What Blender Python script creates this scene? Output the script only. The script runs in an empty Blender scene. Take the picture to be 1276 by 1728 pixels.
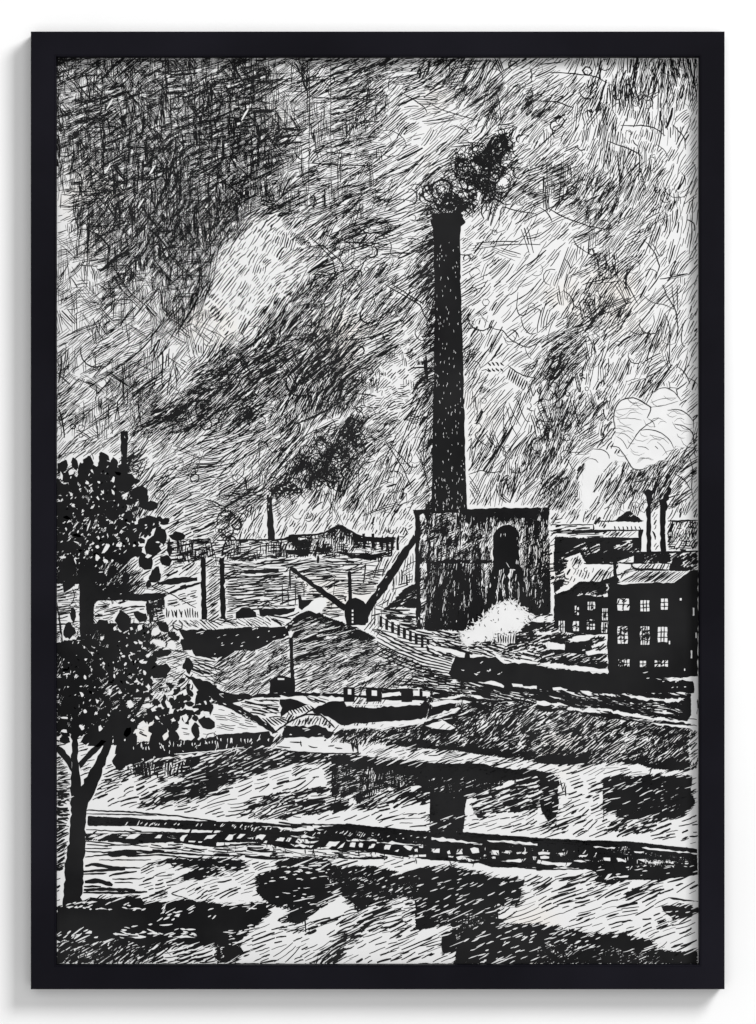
import bpy, math
import numpy as np
from mathutils import Vector
from mathutils.geometry import tessellate_polygon

rng = np.random.default_rng(11)
C = bpy.context.scene.collection

# ------------------------------------------------------------------ measures
S = 0.0005                      # one unit of the drawing grid = half a millimetre
CAM_D = 4.0
PAPER_Y, FRONT_Y = -0.0150, -0.0280
CX, CY, ZC = 638.0, 864.0, 1.5
def world(px, py, off=0.0):
    return ((px - CX) * S, PAPER_Y - off, ZC - (py - CY) * S)

X0, Y0, W, H = 96, 98, 1082, 1529       # the visible sheet, in drawing units
def Q(c, r, *pts):                       # sheet is measured in 4 x 4 tiles
    return [(96 + 270 * c + p[0] / 4.522, 98 + 382 * r + p[1] / 4.522) for p in pts]

# ------------------------------------------------------------------ materials
def mat(name):
    m = bpy.data.materials.new(name); m.use_nodes = True
    nt = m.node_tree; b = nt.nodes['Principled BSDF']
    return m, nt, b
def mix_noise(nt, b, c1, c2, scale, lo=.4, hi=.65, detail=6, coord='Object', rough=None):
    tc = nt.nodes.new('ShaderNodeTexCoord'); n = nt.nodes.new('ShaderNodeTexNoise')
    n.inputs['Scale'].default_value = scale; n.inputs['Detail'].default_value = detail
    r = nt.nodes.new('ShaderNodeValToRGB')
    r.color_ramp.elements[0].position = lo; r.color_ramp.elements[0].color = (*c1, 1)
    r.color_ramp.elements[1].position = hi; r.color_ramp.elements[1].color = (*c2, 1)
    nt.links.new(tc.outputs[coord], n.inputs['Vector']); nt.links.new(n.outputs['Fac'], r.inputs['Fac'])
    nt.links.new(r.outputs['Color'], b.inputs['Base Color'])
    return tc, n, r
def bump(nt, b, tc, scale, strength, dist):
    n = nt.nodes.new('ShaderNodeTexNoise'); n.inputs['Scale'].default_value = scale; n.inputs['Detail'].default_value = 8
    bp = nt.nodes.new('ShaderNodeBump'); bp.inputs['Strength'].default_value = strength; bp.inputs['Distance'].default_value = dist
    nt.links.new(tc.outputs['Object'], n.inputs['Vector']); nt.links.new(n.outputs['Fac'], bp.inputs['Height'])
    nt.links.new(bp.outputs['Normal'], b.inputs['Normal'])

M_WALL, nt, b = mat('white_wall_paint')
tc, _, _ = mix_noise(nt, b, (.86, .86, .86), (.88, .88, .88), 6)
b.inputs['Roughness'].default_value = .9; b.inputs['Specular IOR Level'].default_value = .1
bump(nt, b, tc, 700, .08, .0005)

M_PAPER, nt, b = mat('drawing_paper')
tc, n, r = mix_noise(nt, b, (.715, .715, .715), (.735, .70, .655), 11, .60, .78)
b.inputs['Roughness'].default_value = .95; b.inputs['Specular IOR Level'].default_value = .05

M_WHITE, nt, b = mat('opaque_white')
tc, n, r = mix_noise(nt, b, (.70, .70, .70), (.73, .73, .73), 60)
b.inputs['Roughness'].default_value = .95; b.inputs['Specular IOR Level'].default_value = .05

M_INK, nt, b = mat('india_ink')
tc, n, r = mix_noise(nt, b, (.0085, .0085, .009), (.0185, .0185, .019), 14, .35, .7)
b.inputs['Roughness'].default_value = .9; b.inputs['Specular IOR Level'].default_value = .02

M_FRAME, nt, b = mat('black_lacquered_wood')
tc, n, r = mix_noise(nt, b, (.0042, .0039, .0062), (.0082, .0077, .0118), 5, .4, .65)
b.inputs['Roughness'].default_value = .5; b.inputs['Specular IOR Level'].default_value = .03
bump(nt, b, tc, 500, .06, .0003)

# ------------------------------------------------------------------ ink collector
class Ink:
    def __init__(self): self.v, self.q, self.qm, self.t, self.tm, self.n = [], [], [], [], [], 0
MOTIFS = {}
def ink(name):
    return MOTIFS.setdefault(name, Ink())

def ribbons(name, P, Wd, white=False, layer=None):
    """P (N,K,2) path points in drawing units, Wd (N,K) full widths -> quads."""
    N, K, _ = P.shape
    if N == 0: return
    d = np.gradient(P, axis=1); l = np.linalg.norm(d, axis=2, keepdims=True) + 1e-6
    nrm = np.stack([-d[..., 1], d[..., 0]], -1) / l
    a = P + nrm * (Wd[..., None] * .5); c = P - nrm * (Wd[..., None] * .5)
    V = np.stack([a, c], 2)                                    # N,K,2,2
    base = layer if layer is not None else (.00030 if white else .00004)
    off = base + rng.random((N, 1, 1)) * (.00004 if layer is not None else .00010)
    off = np.broadcast_to(off, V.shape[:3])
    px = np.clip(V[..., 0], X0 - 1, X0 + W + 1); py = np.clip(V[..., 1], Y0 - 1, Y0 + H + 1)
    X = (px - CX) * S; Z = ZC - (py - CY) * S; Yv = PAPER_Y - off
    vv = np.stack([X, Yv, Z], -1).reshape(-1, 3)
    m = ink(name)
    idx = (m.n + np.arange(N * K * 2)).reshape(N, K, 2)
    q = np.stack([idx[:, :-1, 0], idx[:, :-1, 1], idx[:, 1:, 1], idx[:, 1:, 0]], -1).reshape(-1, 4)
    m.v.append(vv); m.q.append(q); m.qm.append(np.full(len(q), 1 if white else 0, np.int32)); m.n += len(vv)

def inside(poly, xs, ys):
    r = np.zeros(xs.shape, bool); n = len(poly)
    for i in range(n):
        x1, y1 = poly[i]; x2, y2 = poly[(i + 1) % n]
        if y1 == y2: continue
        c = ((y1 > ys) != (y2 > ys)) & (xs < (x2 - x1) * (ys - y1) / (y2 - y1) + x1)
        r ^= c
    return r
YY, XX = np.mgrid[0:H, 0:W]
def pmask(poly):
    p = np.array(poly)
    x0 = max(int(p[:, 0].min()) - X0, 0); x1 = min(int(p[:, 0].max()) - X0 + 2, W)
    y0 = max(int(p[:, 1].min()) - Y0, 0); y1 = min(int(p[:, 1].max()) - Y0 + 2, H)
    if x1 <= x0 or y1 <= y0: return slice(0, 0), slice(0, 0), np.zeros((0, 0), bool)
    return slice(y0, y1), slice(x0, x1), inside(poly, XX[y0:y1, x0:x1] + X0 + .5, YY[y0:y1, x0:x1] + Y0 + .5)

cov = np.zeros((H, W), np.float32)
T = np.zeros((H, W), np.float32)
def rough_poly(poly, rough):
    out = []
    for i in range(len(poly)):
        a = np.array(poly[i], float); c = np.array(poly[(i + 1) % len(poly)], float)
        L = np.hypot(*(c - a)); n = max(1, int(L / 6))
        nx = np.array([-(c - a)[1], (c - a)[0]]) / (L + 1e-6)
        for k in range(n):
            t = k / n
            out.append(a + (c - a) * t + (nx * rng.normal(0, rough) if k else 0))
    return np.array(out)
NPOLY = [0]
def flat(name, poly, white=False, rough=.7, layer=None):
    p = rough_poly(poly, rough) if rough else np.array(poly, float)
    p[:, 0] = np.clip(p[:, 0], X0 - 1, X0 + W + 1); p[:, 1] = np.clip(p[:, 1], Y0 - 1, Y0 + H + 1)
    NPOLY[0] += 1
    off = (layer if layer is not None else (.00025 if white else .00016)) + (NPOLY[0] % 37) * 1e-6
    tri = tessellate_polygon([[Vector((q[0], q[1], 0)) for q in p]])
    m = ink(name)
    vv = np.array([world(q[0], q[1], off) for q in p])
    t = np.array(tri, np.int64).reshape(-1, 3) + m.n
    m.v.append(vv); m.t.append(t); m.tm.append(np.full(len(t), 1 if white else 0, np.int32)); m.n += len(vv)
    ys, xs, k = pmask([tuple(q) for q in p])
    cov[ys, xs][k] = 0 if white else 1
    if white: T[ys, xs][k] = 0
def solid(name, poly, rough=.7, flecks=None):
    flat(name, poly, False, rough)
    if name == 'drawn_river' and rough >= 1.4 and len(poly) > 4: fringe(name, poly)
    if flecks: fleck(name, poly, *flecks)
def whiten(name, poly, rough=.7): flat(name, poly, True, rough)

def resample(pts, K):
    p = np.array(pts, float); s = np.r_[0, np.cumsum(np.hypot(*np.diff(p, axis=0).T))]
    # smooth: Catmull-like by dense linear + moving average
    u = np.linspace(0, s[-1], K)
    q = np.stack([np.interp(u, s, p[:, 0]), np.interp(u, s, p[:, 1])], -1)
    if len(pts) > 2:
        for _ in range(max(1, K // 10)):
            q[1:-1] = .25 * q[:-2] + .5 * q[1:-1] + .25 * q[2:]
    return q
def line(name, pts, w=2.0, white=False, wob=.35, top=False, taper=.5):
    L = np.hypot(*np.diff(np.array(pts, float), axis=0).T).sum(); K = max(4, int(L / 5))
    q = resample(pts, K) + rng.normal(0, wob, (K, 2))
    t = np.linspace(0, 1, K); ww = w * (taper + (1 - taper) * np.sin(np.pi * t) ** .5) * (1 + rng.normal(0, .12, K))
    ribbons(name, q[None], ww[None], white, .00045 if top else None)
    qi = np.round(np.concatenate([q, (q[1:] + q[:-1]) / 2]) - [X0, Y0]).astype(int)
    for dx in range(-int(w / 2), int(w / 2) + 1):
        for dy in range(-int(w / 2), int(w / 2) + 1):
            xx = np.clip(qi[:, 0] + dx, 0, W - 1); yy = np.clip(qi[:, 1] + dy, 0, H - 1); cov[yy, xx] = 0 if white else 1

def dashes(name, cx, cy, ang, L, w, white, bend=.0, layer=None):
    N = len(cx); K = 4
    t = np.linspace(-.5, .5, K)[None]
    a = np.radians(ang)[:, None] + bend * t
    x = cx[:, None] + np.cos(a) * L[:, None] * t; y = cy[:, None] - np.sin(a) * L[:, None] * t
    P = np.stack([x, y], -1) + rng.normal(0, .25, (N, K, 2))
    Wd = w[:, None] * np.array([.35, 1, .95, .3])[None] * rng.uniform(.8, 1.2, (N, K))
    ribbons(name, P, Wd, white, layer)
def fleck(name, poly, n, ang, L, w, white=True, layer=None, jit=6):
    """n small marks per 1000 square units, clipped to the shape by centre."""
    p = np.array(poly); lo, hi = p.min(0), p.max(0)
    area = (hi - lo).prod(); N = int(n * area / 1000)
    x = rng.uniform(lo[0], hi[0], N); y = rng.uniform(lo[1], hi[1], N)
    k = inside(poly, x, y); x, y = x[k], y[k]; N = len(x)
    if N == 0: return
    dashes(name, x, y, ang + rng.normal(0, jit, N), L * rng.lognormal(0, .4, N), w * rng.uniform(.6, 1.35, N), white, layer=layer)
def blob(name, c, rx, ry, ang=None, white=False, n=10, leaf=False, layer=None):
    ang = rng.uniform(0, 180) if ang is None else ang + rng.normal(0, 12)
    t = np.linspace(0, 2 * np.pi, n, endpoint=False) + rng.normal(0, .16, n)
    r = 1 + rng.normal(0, .22 if white else .13, n)
    if leaf:
        p = 1.0 if rx > ry else .0
        r *= 1 + .38 * np.maximum(0, np.cos(t - (0 if p else np.pi / 2))) ** 8 + .2 * np.maximum(0, -np.cos(t - (0 if p else np.pi / 2))) ** 8
    x = np.cos(t) * rx * r; y = np.sin(t) * ry * r; a = math.radians(ang)
    flat(name, list(zip(c[0] + x * math.cos(a) - y * math.sin(a), c[1] + x * math.sin(a) + y * math.cos(a))), white, .25, layer)

# ------------------------------------------------------------------ tone of the sky, cell by cell
G = """
8777777766 8876464555 5545644433 3344335665
6677787777 8877664555 4555666534 4445355655
6777777778 8875554555 4334466546 5445456544
8778777777 8886564455 4422235545 5535523332
7778877778 8887755555 5410232243 3423333422
7878888788 8888744555 4211346843 1333343222
6788888788 8888544545 3333488754 6454444432
4678788887 8987554455 5334788855 6675555432
2778777877 8887655555 5237988725 5765655532
1788788888 8857744565 3248944334 2466644442
1678788888 8634455565 4338823222 2335544432
3478878778 6324466655 4338832311 2234544222
3358777777 2122345554 4248822222 1235543233
3336766776 1122345554 4468822333 1235442242
4457656776 1223566555 5558844222 3335544232
3445555773 2235666444 5538843212 2367652332
2445536642 3246656644 4438842112 3366433332
3444435323 5457678743 5438843223 5664344433
4445454335 7667778765 6348864332 6874323431
4346554456 8777777777 3258843345 7763334432
4346665457 8865667774 3458843224 6643434322
4446556788 7765567753 4548833221 5666401112
4544468886 6665665454 5438823333 6766511112
2343445544 4554555776 6438833335 6644311113
2332834444 4454566676 4438834536 5532121144
5566833454 4545677975 5438823445 6431245554
7777655345 4557765754 4438823454 5542555653
9998765445 6755333454 4348823333 5541345653
"""
rows = [[int(ch) for ch in l.replace(' ', '')] for l in G.strip().split('\n')]
G = np.array(rows, float) / 10.0
G = np.clip(1.04 * (G - .62 * G * (1 - G) * (1 - 2 * G)), .01, .92)
G[14:26, 32:37] = np.where(G[14:26, 32:37] > .5, np.clip(G[14:26, 32:37] * .93, 0, .88), G[14:26, 32:37]); G[:, 22:] *= 1.02; G[16:22, 10:23] = np.clip(G[16:22, 10:23] * 1.09, 0, .88); G[:10, 16:21] = np.clip(G[:10, 16:21] + .05, 0, .9); G[:13, :20] = np.where(G[:13, :20] > .55, np.clip(G[:13, :20] + .06, 0, .9), G[:13, :20])
def upsample(g, ch, cw):
    h, w = g.shape
    y = np.clip((np.arange(H) + .5) / ch - .5, 0, h - 1); x = np.clip((np.arange(W) + .5) / cw - .5, 0, w - 1)
    y0 = np.floor(y).astype(int); x0 = np.floor(x).astype(int); y1 = np.minimum(y0 + 1, h - 1); x1 = np.minimum(x0 + 1, w - 1)
    fy = (y - y0)[:, None]; fx = (x - x0)[None]
    return (g[y0][:, x0] * (1 - fy) * (1 - fx) + g[y0][:, x1] * (1 - fy) * fx + g[y1][:, x0] * fy * (1 - fx) + g[y1][:, x1] * fy * fx).astype(np.float32)
T[:] = upsample(G, 27.3, 27.05)
A = np.array([
 [22, 26, 30, 30, 28, 32, 48, 38, 70, 76],
 [34, 32, 34, 28, 20, 20, 28, 54, 72, 60],
 [40, 38, 40, 44, 34, 35, 42, 40, 60, 76],
 [45, 50, 55, 45, 40, 48, 48, 42, 50, 62],
 [35, 45, 40, 48, 50, 42, 38, 45, 55, 62],
 [42, 38, 38, 55, 55, 36, 48, 60, 62, 55],
 [48, 45, 22, 50, 58, 58, 60, 62, 58, 48]], float)
ANG = upsample(A, 109.2, 108.2)
def noise(cell):
    g = rng.normal(0, 1, (int(H / cell) + 2, int(W / cell) + 2)); return upsample(g, cell, cell)
T *= 1 + np.clip(1.2 - 1.25 * T, .08, 1) * (.24 * noise(13) + .22 * noise(30))
T[:] = np.clip(T, .005, .9)
ANG += 11 * noise(55) + 6 * noise(24)
RID = np.zeros((H, W), np.int16)
R = [dict(m='hatched_sky', L=31, w=1.3, x=.09, curl=.06, xa=None)]
def fringe(name, poly, ang=22, L=18, w=2.4, step=5, white=.15):
    p = np.array(poly); q = np.roll(p, -1, 0); pts = []
    for a, b in zip(p, q):
        l = np.hypot(*(b - a)); n = int(l / step)
        if abs(b[0] - a[0]) < .18 * abs(b[1] - a[1]): n //= 2
        t = rng.random(n)[:, None]; pts.append(a + (b - a) * t)
    pts = np.concatenate(pts); N = len(pts)
    k = (pts[:, 0] > X0 + 3) & (pts[:, 0] < X0 + W - 3) & (pts[:, 1] < Y0 + H - 2); pts = pts[k]; N = len(pts)
    pts = pts + rng.normal(0, 2, (N, 2))
    Ls = L * rng.lognormal(-.1, .45, N); ws = w * rng.uniform(.5, 1.25, N); an = ang + rng.normal(0, 5, N)
    wh = rng.random(N) < white
    dashes(name, pts[~wh, 0], pts[~wh, 1], an[~wh], Ls[~wh], ws[~wh], False)
    dashes(name, pts[wh, 0], pts[wh, 1], an[wh], Ls[wh] * .9, ws[wh] * .75, True)
FR = {'drawn_river', 'drawn_bank'}
def region(name, poly, t, ang, L=18, w=1.9, x=0.0, curl=0.0, xa=None, n=.22, soft=0):
    R.append(dict(m=name, L=L, w=w, x=x, curl=curl, xa=xa))
    ys, xs, k = pmask(poly)
    RID[ys, xs][k] = len(R) - 1
    nz = 1 + (n * NZ[ys, xs] if n < .4 else n * (.5 * NZ[ys, xs] + .9 * NZ2[ys, xs]))
    if name in FR and t > .5: fringe(name, poly)
    if name in FR and not soft and t > .3: soft = 3
    if soft:
        full = np.zeros((H, W), np.float32); full[ys, xs] = k
        al = blur(blur(full, soft), soft); al[YY < 0] = 0
        T[:] = T * (1 - al) + np.clip(t * (1 + n * NZ), 0, .965) * al
    else:
        T[ys, xs][k] = np.clip(t * nz, .0, .965)[k]
    ANG[ys, xs][k] = (ang + 6 * NA[ys, xs])[k]
NZ = noise(12); NA = noise(30); NZ2 = noise(32)

def blur(a, r):
    p = np.pad(a, ((r + 1, r), (r + 1, r)), mode='edge'); c = p.cumsum(0, dtype=np.float64).cumsum(1)
    k = 2 * r + 1
    return ((c[k:, k:] - c[:-k, k:] - c[k:, :-k] + c[:-k, :-k]) / (k * k)).astype(np.float32)
# ---- sky zones with a hand of their own (tones stay those of the grid)
def zone(poly, **kw):
    d = dict(R[0]); d.update(kw); R.append(d)
    ys, xs, k = pmask(poly); k &= RID[ys, xs] == 0
    RID[ys, xs][k] = len(R) - 1
zone([(90, 90), (520, 90), (520, 240), (470, 330), (400, 380), (370, 430), (330, 500), (250, 560), (90, 560)], L=27, w=1.08, x=.52, xa=(92, 89, 4, 91, 128), curl=.02)
zone([(90, 560), (250, 560), (330, 500), (370, 560), (260, 700), (90, 760)], L=29, w=1.15, x=.36, xa=(98, 148, 88), curl=.02)
zone([(520, 90), (700, 90), (640, 350), (470, 370), (520, 250)], L=29, w=1.25, x=.30, xa=(90, 12, 90, 45), curl=.03)
zone([(840, 90), (1180, 90), (1180, 440), (1020, 470), (900, 360), (860, 200)], L=27, w=1.3, x=.14, xa=(86, 96, 50, 35), curl=.10)
zone([(365, 440), (480, 350), (540, 400), (500, 500), (390, 570), (330, 570)], L=15, w=1.5, x=.0, curl=.0)
zone([(600, 640), (680, 580), (720, 600), (690, 690), (610, 700)], L=12, w=1.3, x=.35, xa=(88, 4), curl=.0)
zone([(900, 560), (1010, 480), (1030, 560), (1040, 740), (900, 780)], L=22, w=1.35, x=.2, xa=(85, 105, 40), curl=.16)
for poly in ([(560, 470), (700, 470), (720, 560), (620, 570)], [(500, 360), (640, 360), (640, 470), (500, 470)], [(640, 720), (730, 720), (730, 860), (640, 860)], [(300, 760), (480, 740), (480, 830), (300, 850)]):
    zone(poly, curl=.12, x=.12)

NSKY = len(R) - 1
def pale(poly, t, soft=9, f=1.0):
    ys, xs, k = pmask(poly); full = np.zeros((H, W), np.float32); full[ys, xs] = k
    al = blur(blur(full, soft), soft) * f; T[:] = T * (1 - al) + t * al
for p, t in ((Q(3, 0, (-300, 1340), (0, 1260), (150, 1290), (400, 1420), (380, 1560), (200, 1700), (0, 1728), (-450, 1700), (-500, 1500)), .12), (Q(2, 1, (780, 130), (950, 60), (1221, 40), (1221, 330), (1050, 420), (900, 330)), .06), (Q(2, 1, (980, 900), (1080, 830), (1200, 900), (1221, 1150), (1050, 1300), (930, 1100)), .10),
             (Q(3, 1, (340, 1330), (500, 1260), (560, 1330), (480, 1480), (430, 1728), (330, 1728)), .04), (Q(2, 0, (260, 470), (420, 440), (520, 520), (420, 640), (250, 680)), .07), (Q(2, 1, (80, 620), (220, 560), (330, 640), (200, 860), (60, 880)), .16),
             (Q(1, 0, (0, 1560), (250, 1250), (420, 1180), (500, 1330), (420, 1500), (200, 1728), (0, 1728)), .15), (Q(1, 1, (0, 0), (420, 0), (300, 220), (150, 400), (0, 350)), .12), (Q(2, 1, (700, 780), (980, 760), (960, 900), (760, 960)), .2)):
    pale(p, t, 10, .85)
NSKY = len(R) - 1
# ---- smoke
region('drawn_smoke', Q(2, 0, (400, 1190), (380, 1110), (310, 1050), (340, 980), (440, 960), (540, 900), (600, 780), (640, 700), (760, 680), (880, 640), (970, 560), (1010, 700), (1050, 850), (1020, 960), (960, 1060), (850, 1150), (740, 1120), (700, 1190)), .80, 60, L=26, w=1.5, curl=.97, n=.35, soft=7)
region('drawn_smoke', Q(1, 1, (380, 1610), (400, 1560), (480, 1500), (560, 1400), (700, 1250), (780, 1150), (960, 1120), (1040, 980), (1150, 960), (1120, 1150), (1100, 1320), (1010, 1420), (960, 1530), (800, 1520), (680, 1560), (500, 1630)), .84, 55, L=24, w=1.5, curl=.75, n=.3, soft=6)
region('drawn_smoke', Q(0, 1, (560, 1150), (620, 1010), (760, 960), (900, 900), (1100, 820), (1221, 780), (1221, 950), (1100, 1060), (950, 1130), (760, 1130)), .80, 38, L=26, w=1.4, curl=.08, x=.15, xa=(20, 110), n=.15, soft=11)
region('drawn_smoke', Q(1, 1, (0, 800), (150, 640), (400, 480), (700, 380), (900, 380), (820, 600), (600, 700), (300, 760), (150, 850), (0, 920)), .76, 42, L=30, w=1.5, curl=.02, x=.12, xa=(15, 115), n=.15, soft=12)
region('drawn_smoke', Q(1, 2, (0, 0), (200, 0), (280, 40), (230, 100), (60, 235), (0, 240)) + Q(0, 2, (1080, 330), (1000, 250), (1100, 120)), .72, 45, L=18, w=2.0, curl=.7, soft=5)

region('drawn_smoke', Q(2, 0, (720, 790), (800, 690), (880, 640), (930, 590), (985, 570), (1015, 700), (960, 770), (860, 800)), .95, 55, L=24, w=2.0, curl=.8, n=.05, soft=3)
region('drawn_smoke', Q(2, 0, (440, 1190), (480, 1070), (560, 1040), (660, 1080), (660, 1190)), .93, 55, L=22, w=2.0, curl=.8, n=.05, soft=3)
flat('drawn_smoke', Q(1, 1, (390, 1610), (430, 1570), (520, 1520), (600, 1510), (620, 1550), (540, 1580), (430, 1615)), False, 2.5)
fleck('drawn_smoke', Q(1, 1, (390, 1610), (430, 1560), (520, 1510), (640, 1490), (670, 1540), (560, 1590)), 14, 40, 4, 1.6, jit=60)
# ---- far town, skyline band left of the big works
Lx = 'drawn_skyline'
region(Lx, Q(0, 2, (560, 60), (1221, 0)) + Q(1, 2, (0, 0), (0, 390), (0, 860)) + Q(0, 2, (1221, 905), (880, 860), (820, 660), (560, 420)), .36, 28, L=26, w=1.6, soft=6)
region(Lx, Q(1, 2, (200, 0), (1221, 0)) + Q(2, 2, (290, 0), (290, 180), (0, 190)) + Q(1, 2, (1080, 190), (940, 100), (800, 180), (560, 185), (520, 215), (60, 225), (240, 90)), .20, 60, L=17, w=1.5, curl=.18, soft=9)
region(Lx, Q(1, 2, (0, 380), (230, 390), (520, 360), (1221, 350), (1221, 880), (1080, 900), (900, 830), (700, 765), (560, 830), (0, 850)), .36, 5, L=34, w=1.6, x=.12, xa=(25, 88))
region(Lx, Q(0, 2, (830, 210), (1221, 215)) + Q(1, 2, (0, 215), (520, 220), (560, 185), (800, 180), (930, 100), (960, 110), (1080, 190), (1221, 210)) + Q(2, 2, (150, 200), (150, 340), (0, 380)) + Q(1, 2, (1221, 370), (520, 360), (230, 390), (0, 350)) + Q(0, 2, (1221, 350), (870, 440)), .62, 3, L=18, w=1.8, x=.45, xa=(90, 20))
region(Lx, Q(1, 2, (810, 185), (930, 105), (1080, 190), (1080, 300), (720, 340), (530, 330), (530, 240), (700, 215)), .76, 60, L=12, w=1.8, x=.4, xa=(90, 0))
line(Lx, Q(1, 2, (0, 225), (520, 220), (560, 187), (800, 182), (930, 103), (1080, 190), (1221, 215)), 3.2)
solid(Lx, Q(1, 2, (530, 295), (720, 300), (690, 345), (545, 335)))
for x in (1110, 1180): solid(Lx, Q(1, 2, (x, 175), (x + 22, 172), (x + 26, 290), (x, 290)))
for x in (30, 70, 110, 150): solid(Lx, Q(2, 2, (x, 180 + x % 40), (x + 18, 180), (x + 20, 300), (x, 300)))
solid('drawn_skyline', Q(1, 1, (380, 1605), (418, 1605), (425, 1728)) + Q(1, 2, (445, 228), (390, 228)), .5, (2.5, 90, 4, 1.2))
solid('drawn_skyline', Q(0, 1, (487, 1120), (545, 1120), (535, 1400), (490, 1400)), .6, (3, 90, 4, 1.2))
# flat dark bars, roofs, twin stacks
solid(Lx, Q(1, 2, (212, 455), (470, 440), (476, 470), (220, 482)))
solid(Lx, Q(1, 2, (145, 775), (190, 738), (250, 738), (298, 775), (305, 812), (145, 820)))
solid(Lx, Q(1, 2, (320, 748), (600, 740), (590, 768), (480, 800), (330, 800)), 1.2)
solid(Lx, Q(1, 2, (615, 640), (640, 640), (650, 680), (750, 680), (700, 720), (660, 765), (625, 740)))
for x in (500, 545, 600): line(Lx, Q(1, 2, (x, 560), (x, 720)), 1.8)
for y, x0_, x1_ in ((560, 90, 560), (600, 80, 480), (640, 70, 520), (690, 80, 490), (720, 60, 600), (510, 60, 560), (530, 770, 980), (580, 780, 980), (500, 760, 900), (700, 830, 960), (740, 830, 960), (790, 830, 970)):
    line(Lx, Q(1, 2, (x0_, y + rng.uniform(-8, 8)), ((x0_ + x1_) / 2, y + rng.uniform(-10, 10)), (x1_, y + rng.uniform(-12, 12))), 1.9)
region(Lx, Q(0, 2, (830, 650), (1100, 560), (1105, 830), (830, 830)), .12, 12, L=24, w=1.4)
region(Lx, Q(0, 2, (860, 845), (1221, 845)) + Q(1, 2, (0, 835), (380, 825), (540, 860), (520, 885), (0, 900)) + Q(0, 2, (1221, 905), (930, 905)), .34, 148, L=20, w=1.4, n=.05)
for k in range(13): line(Lx, Q(0, 2, (835 + k * 20, 740 + rng.uniform(0, 30)), (842 + k * 20 + rng.uniform(-14, 14), 815)), 2.2)
solid(Lx, Q(0, 2, (1100, 360), (1135, 358), (1140, 600), (1146, 830), (1104, 830)))
solid(Lx, Q(1, 2, (22, 360), (58, 360), (64, 600), (70, 825), (28, 825)))
solid(Lx, Q(0, 2, (770, 548), (900, 508), (1072, 506), (1072, 535), (900, 562), (770, 566)))
line(Lx, Q(0, 2, (850, 635), (950, 590), (1105, 545)), 4.5)
line(Lx, Q(0, 2, (700, 570), (860, 630), (1060, 740)), 1.8)
region(Lx, Q(0, 2, (285, 690), (820, 660), (820, 860), (285, 860)), .34, 10, L=26, w=1.6)
solid(Lx, Q(0, 2, (285, 630), (860, 628), (820, 662), (700, 692), (285, 676)), .8, (3, 10, 5, 1.3))
region(Lx, Q(0, 2, (680, 690), (825, 665), (825, 862), (700, 850)), .66, 90, L=16, w=2, x=.5, xa=(12,))
whiten(Lx, Q(0, 2, (420, 712), (665, 706), (660, 722), (425, 734)))
region(Lx, Q(0, 2, (0, 560), (175, 560), (180, 980), (0, 1010)), .40, 14, L=24, w=1.6)
line(Lx, Q(0, 2, (0, 700), (45, 1000)), 3)

# ---- canal wall and mound
Mh = 'drawn_hill'
region(Mh, Q(1, 2, (0, 1060), (300, 1060), (560, 960), (520, 880), (600, 810), (700, 765), (790, 780), (900, 830), (1080, 900), (1221, 970)) + Q(2, 2, (0, 1000), (300, 1150), (560, 1260), (700, 1330), (500, 1400), (250, 1340), (0, 1370)) + Q(1, 2, (1221, 1370), (960, 1400), (600, 1385), (300, 1400), (0, 1400)) + Q(0, 2, (1100, 1330), (980, 1180), (1100, 1130)), .56, 33, L=26, w=1.3, n=.06)
region(Mh, Q(1, 2, (520, 880), (600, 810), (700, 765), (790, 780), (900, 830), (1080, 900), (1221, 970)) + Q(2, 2, (0, 1000), (300, 1150), (540, 1260), (300, 1260), (0, 1230)) + Q(1, 2, (1221, 1220), (900, 1180), (620, 1150), (590, 960)), .72, 20, L=22, w=1.35, n=.08)
region(Mh, Q(1, 2, (610, 1150), (900, 1200), (1221, 1250)) + Q(2, 2, (0, 1250), (0, 1360)) + Q(1, 2, (1221, 1380), (960, 1395), (610, 1370)), .54, 24, L=22, w=1.3, n=.06)
solid(Mh, Q(1, 2, (530, 900), (600, 815), (700, 768), (790, 783), (900, 835), (1090, 900), (1040, 895), (880, 842), (760, 800), (640, 815), (570, 880), (545, 940)), 1.0, (3, 25, 5, 1.3))
solid(Mh, Q(0, 2, (930, 905), (1221, 905)) + Q(1, 2, (0, 905), (520, 880), (560, 950), (430, 990), (300, 1060), (130, 1070), (0, 1130)) + Q(0, 2, (1221, 1120), (1060, 1110), (980, 1000)), 1.0, (2.5, 20, 5, 1.3))
solid(Mh, Q(1, 2, (553, 970), (577, 970), (586, 1150), (596, 1370), (565, 1370)))
solid(Mh, Q(1, 2, (400, 1292), (450, 1270), (480, 1252), (520, 1262), (595, 1280), (595, 1388), (403, 1388)))
whiten(Mh, Q(1, 2, (465, 1276), (515, 1278), (515, 1290), (465, 1290)), .3)
whiten(Mh, Q(1, 2, (545, 920), (585, 925), (570, 965), (555, 968)), 1)
region('drawn_barge', Q(1, 2, (0, 1400), (300, 1420), (600, 1400), (960, 1410), (880, 1450), (700, 1520), (460, 1700), (330, 1600), (120, 1490), (0, 1440)), .32, 168, L=30, w=2.0, n=.1)
solid(Mh, Q(1, 2, (0, 1360), (150, 1400), (300, 1398), (600, 1380), (960, 1398), (1221, 1410), (1221, 1424), (960, 1424), (600, 1412), (300, 1425), (110, 1470), (0, 1440)), 1.0, (2, 10, 6, 1.4))
solid(Mh, Q(0, 2, (960, 1240), (1221, 1330)) + Q(1, 2, (0, 1350), (130, 1475), (330, 1580), (470, 1690), (430, 1700), (300, 1610), (100, 1510), (0, 1470)) + Q(0, 2, (1221, 1450), (1100, 1380)), 1.2, (3, 150, 5, 1.3))
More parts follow.
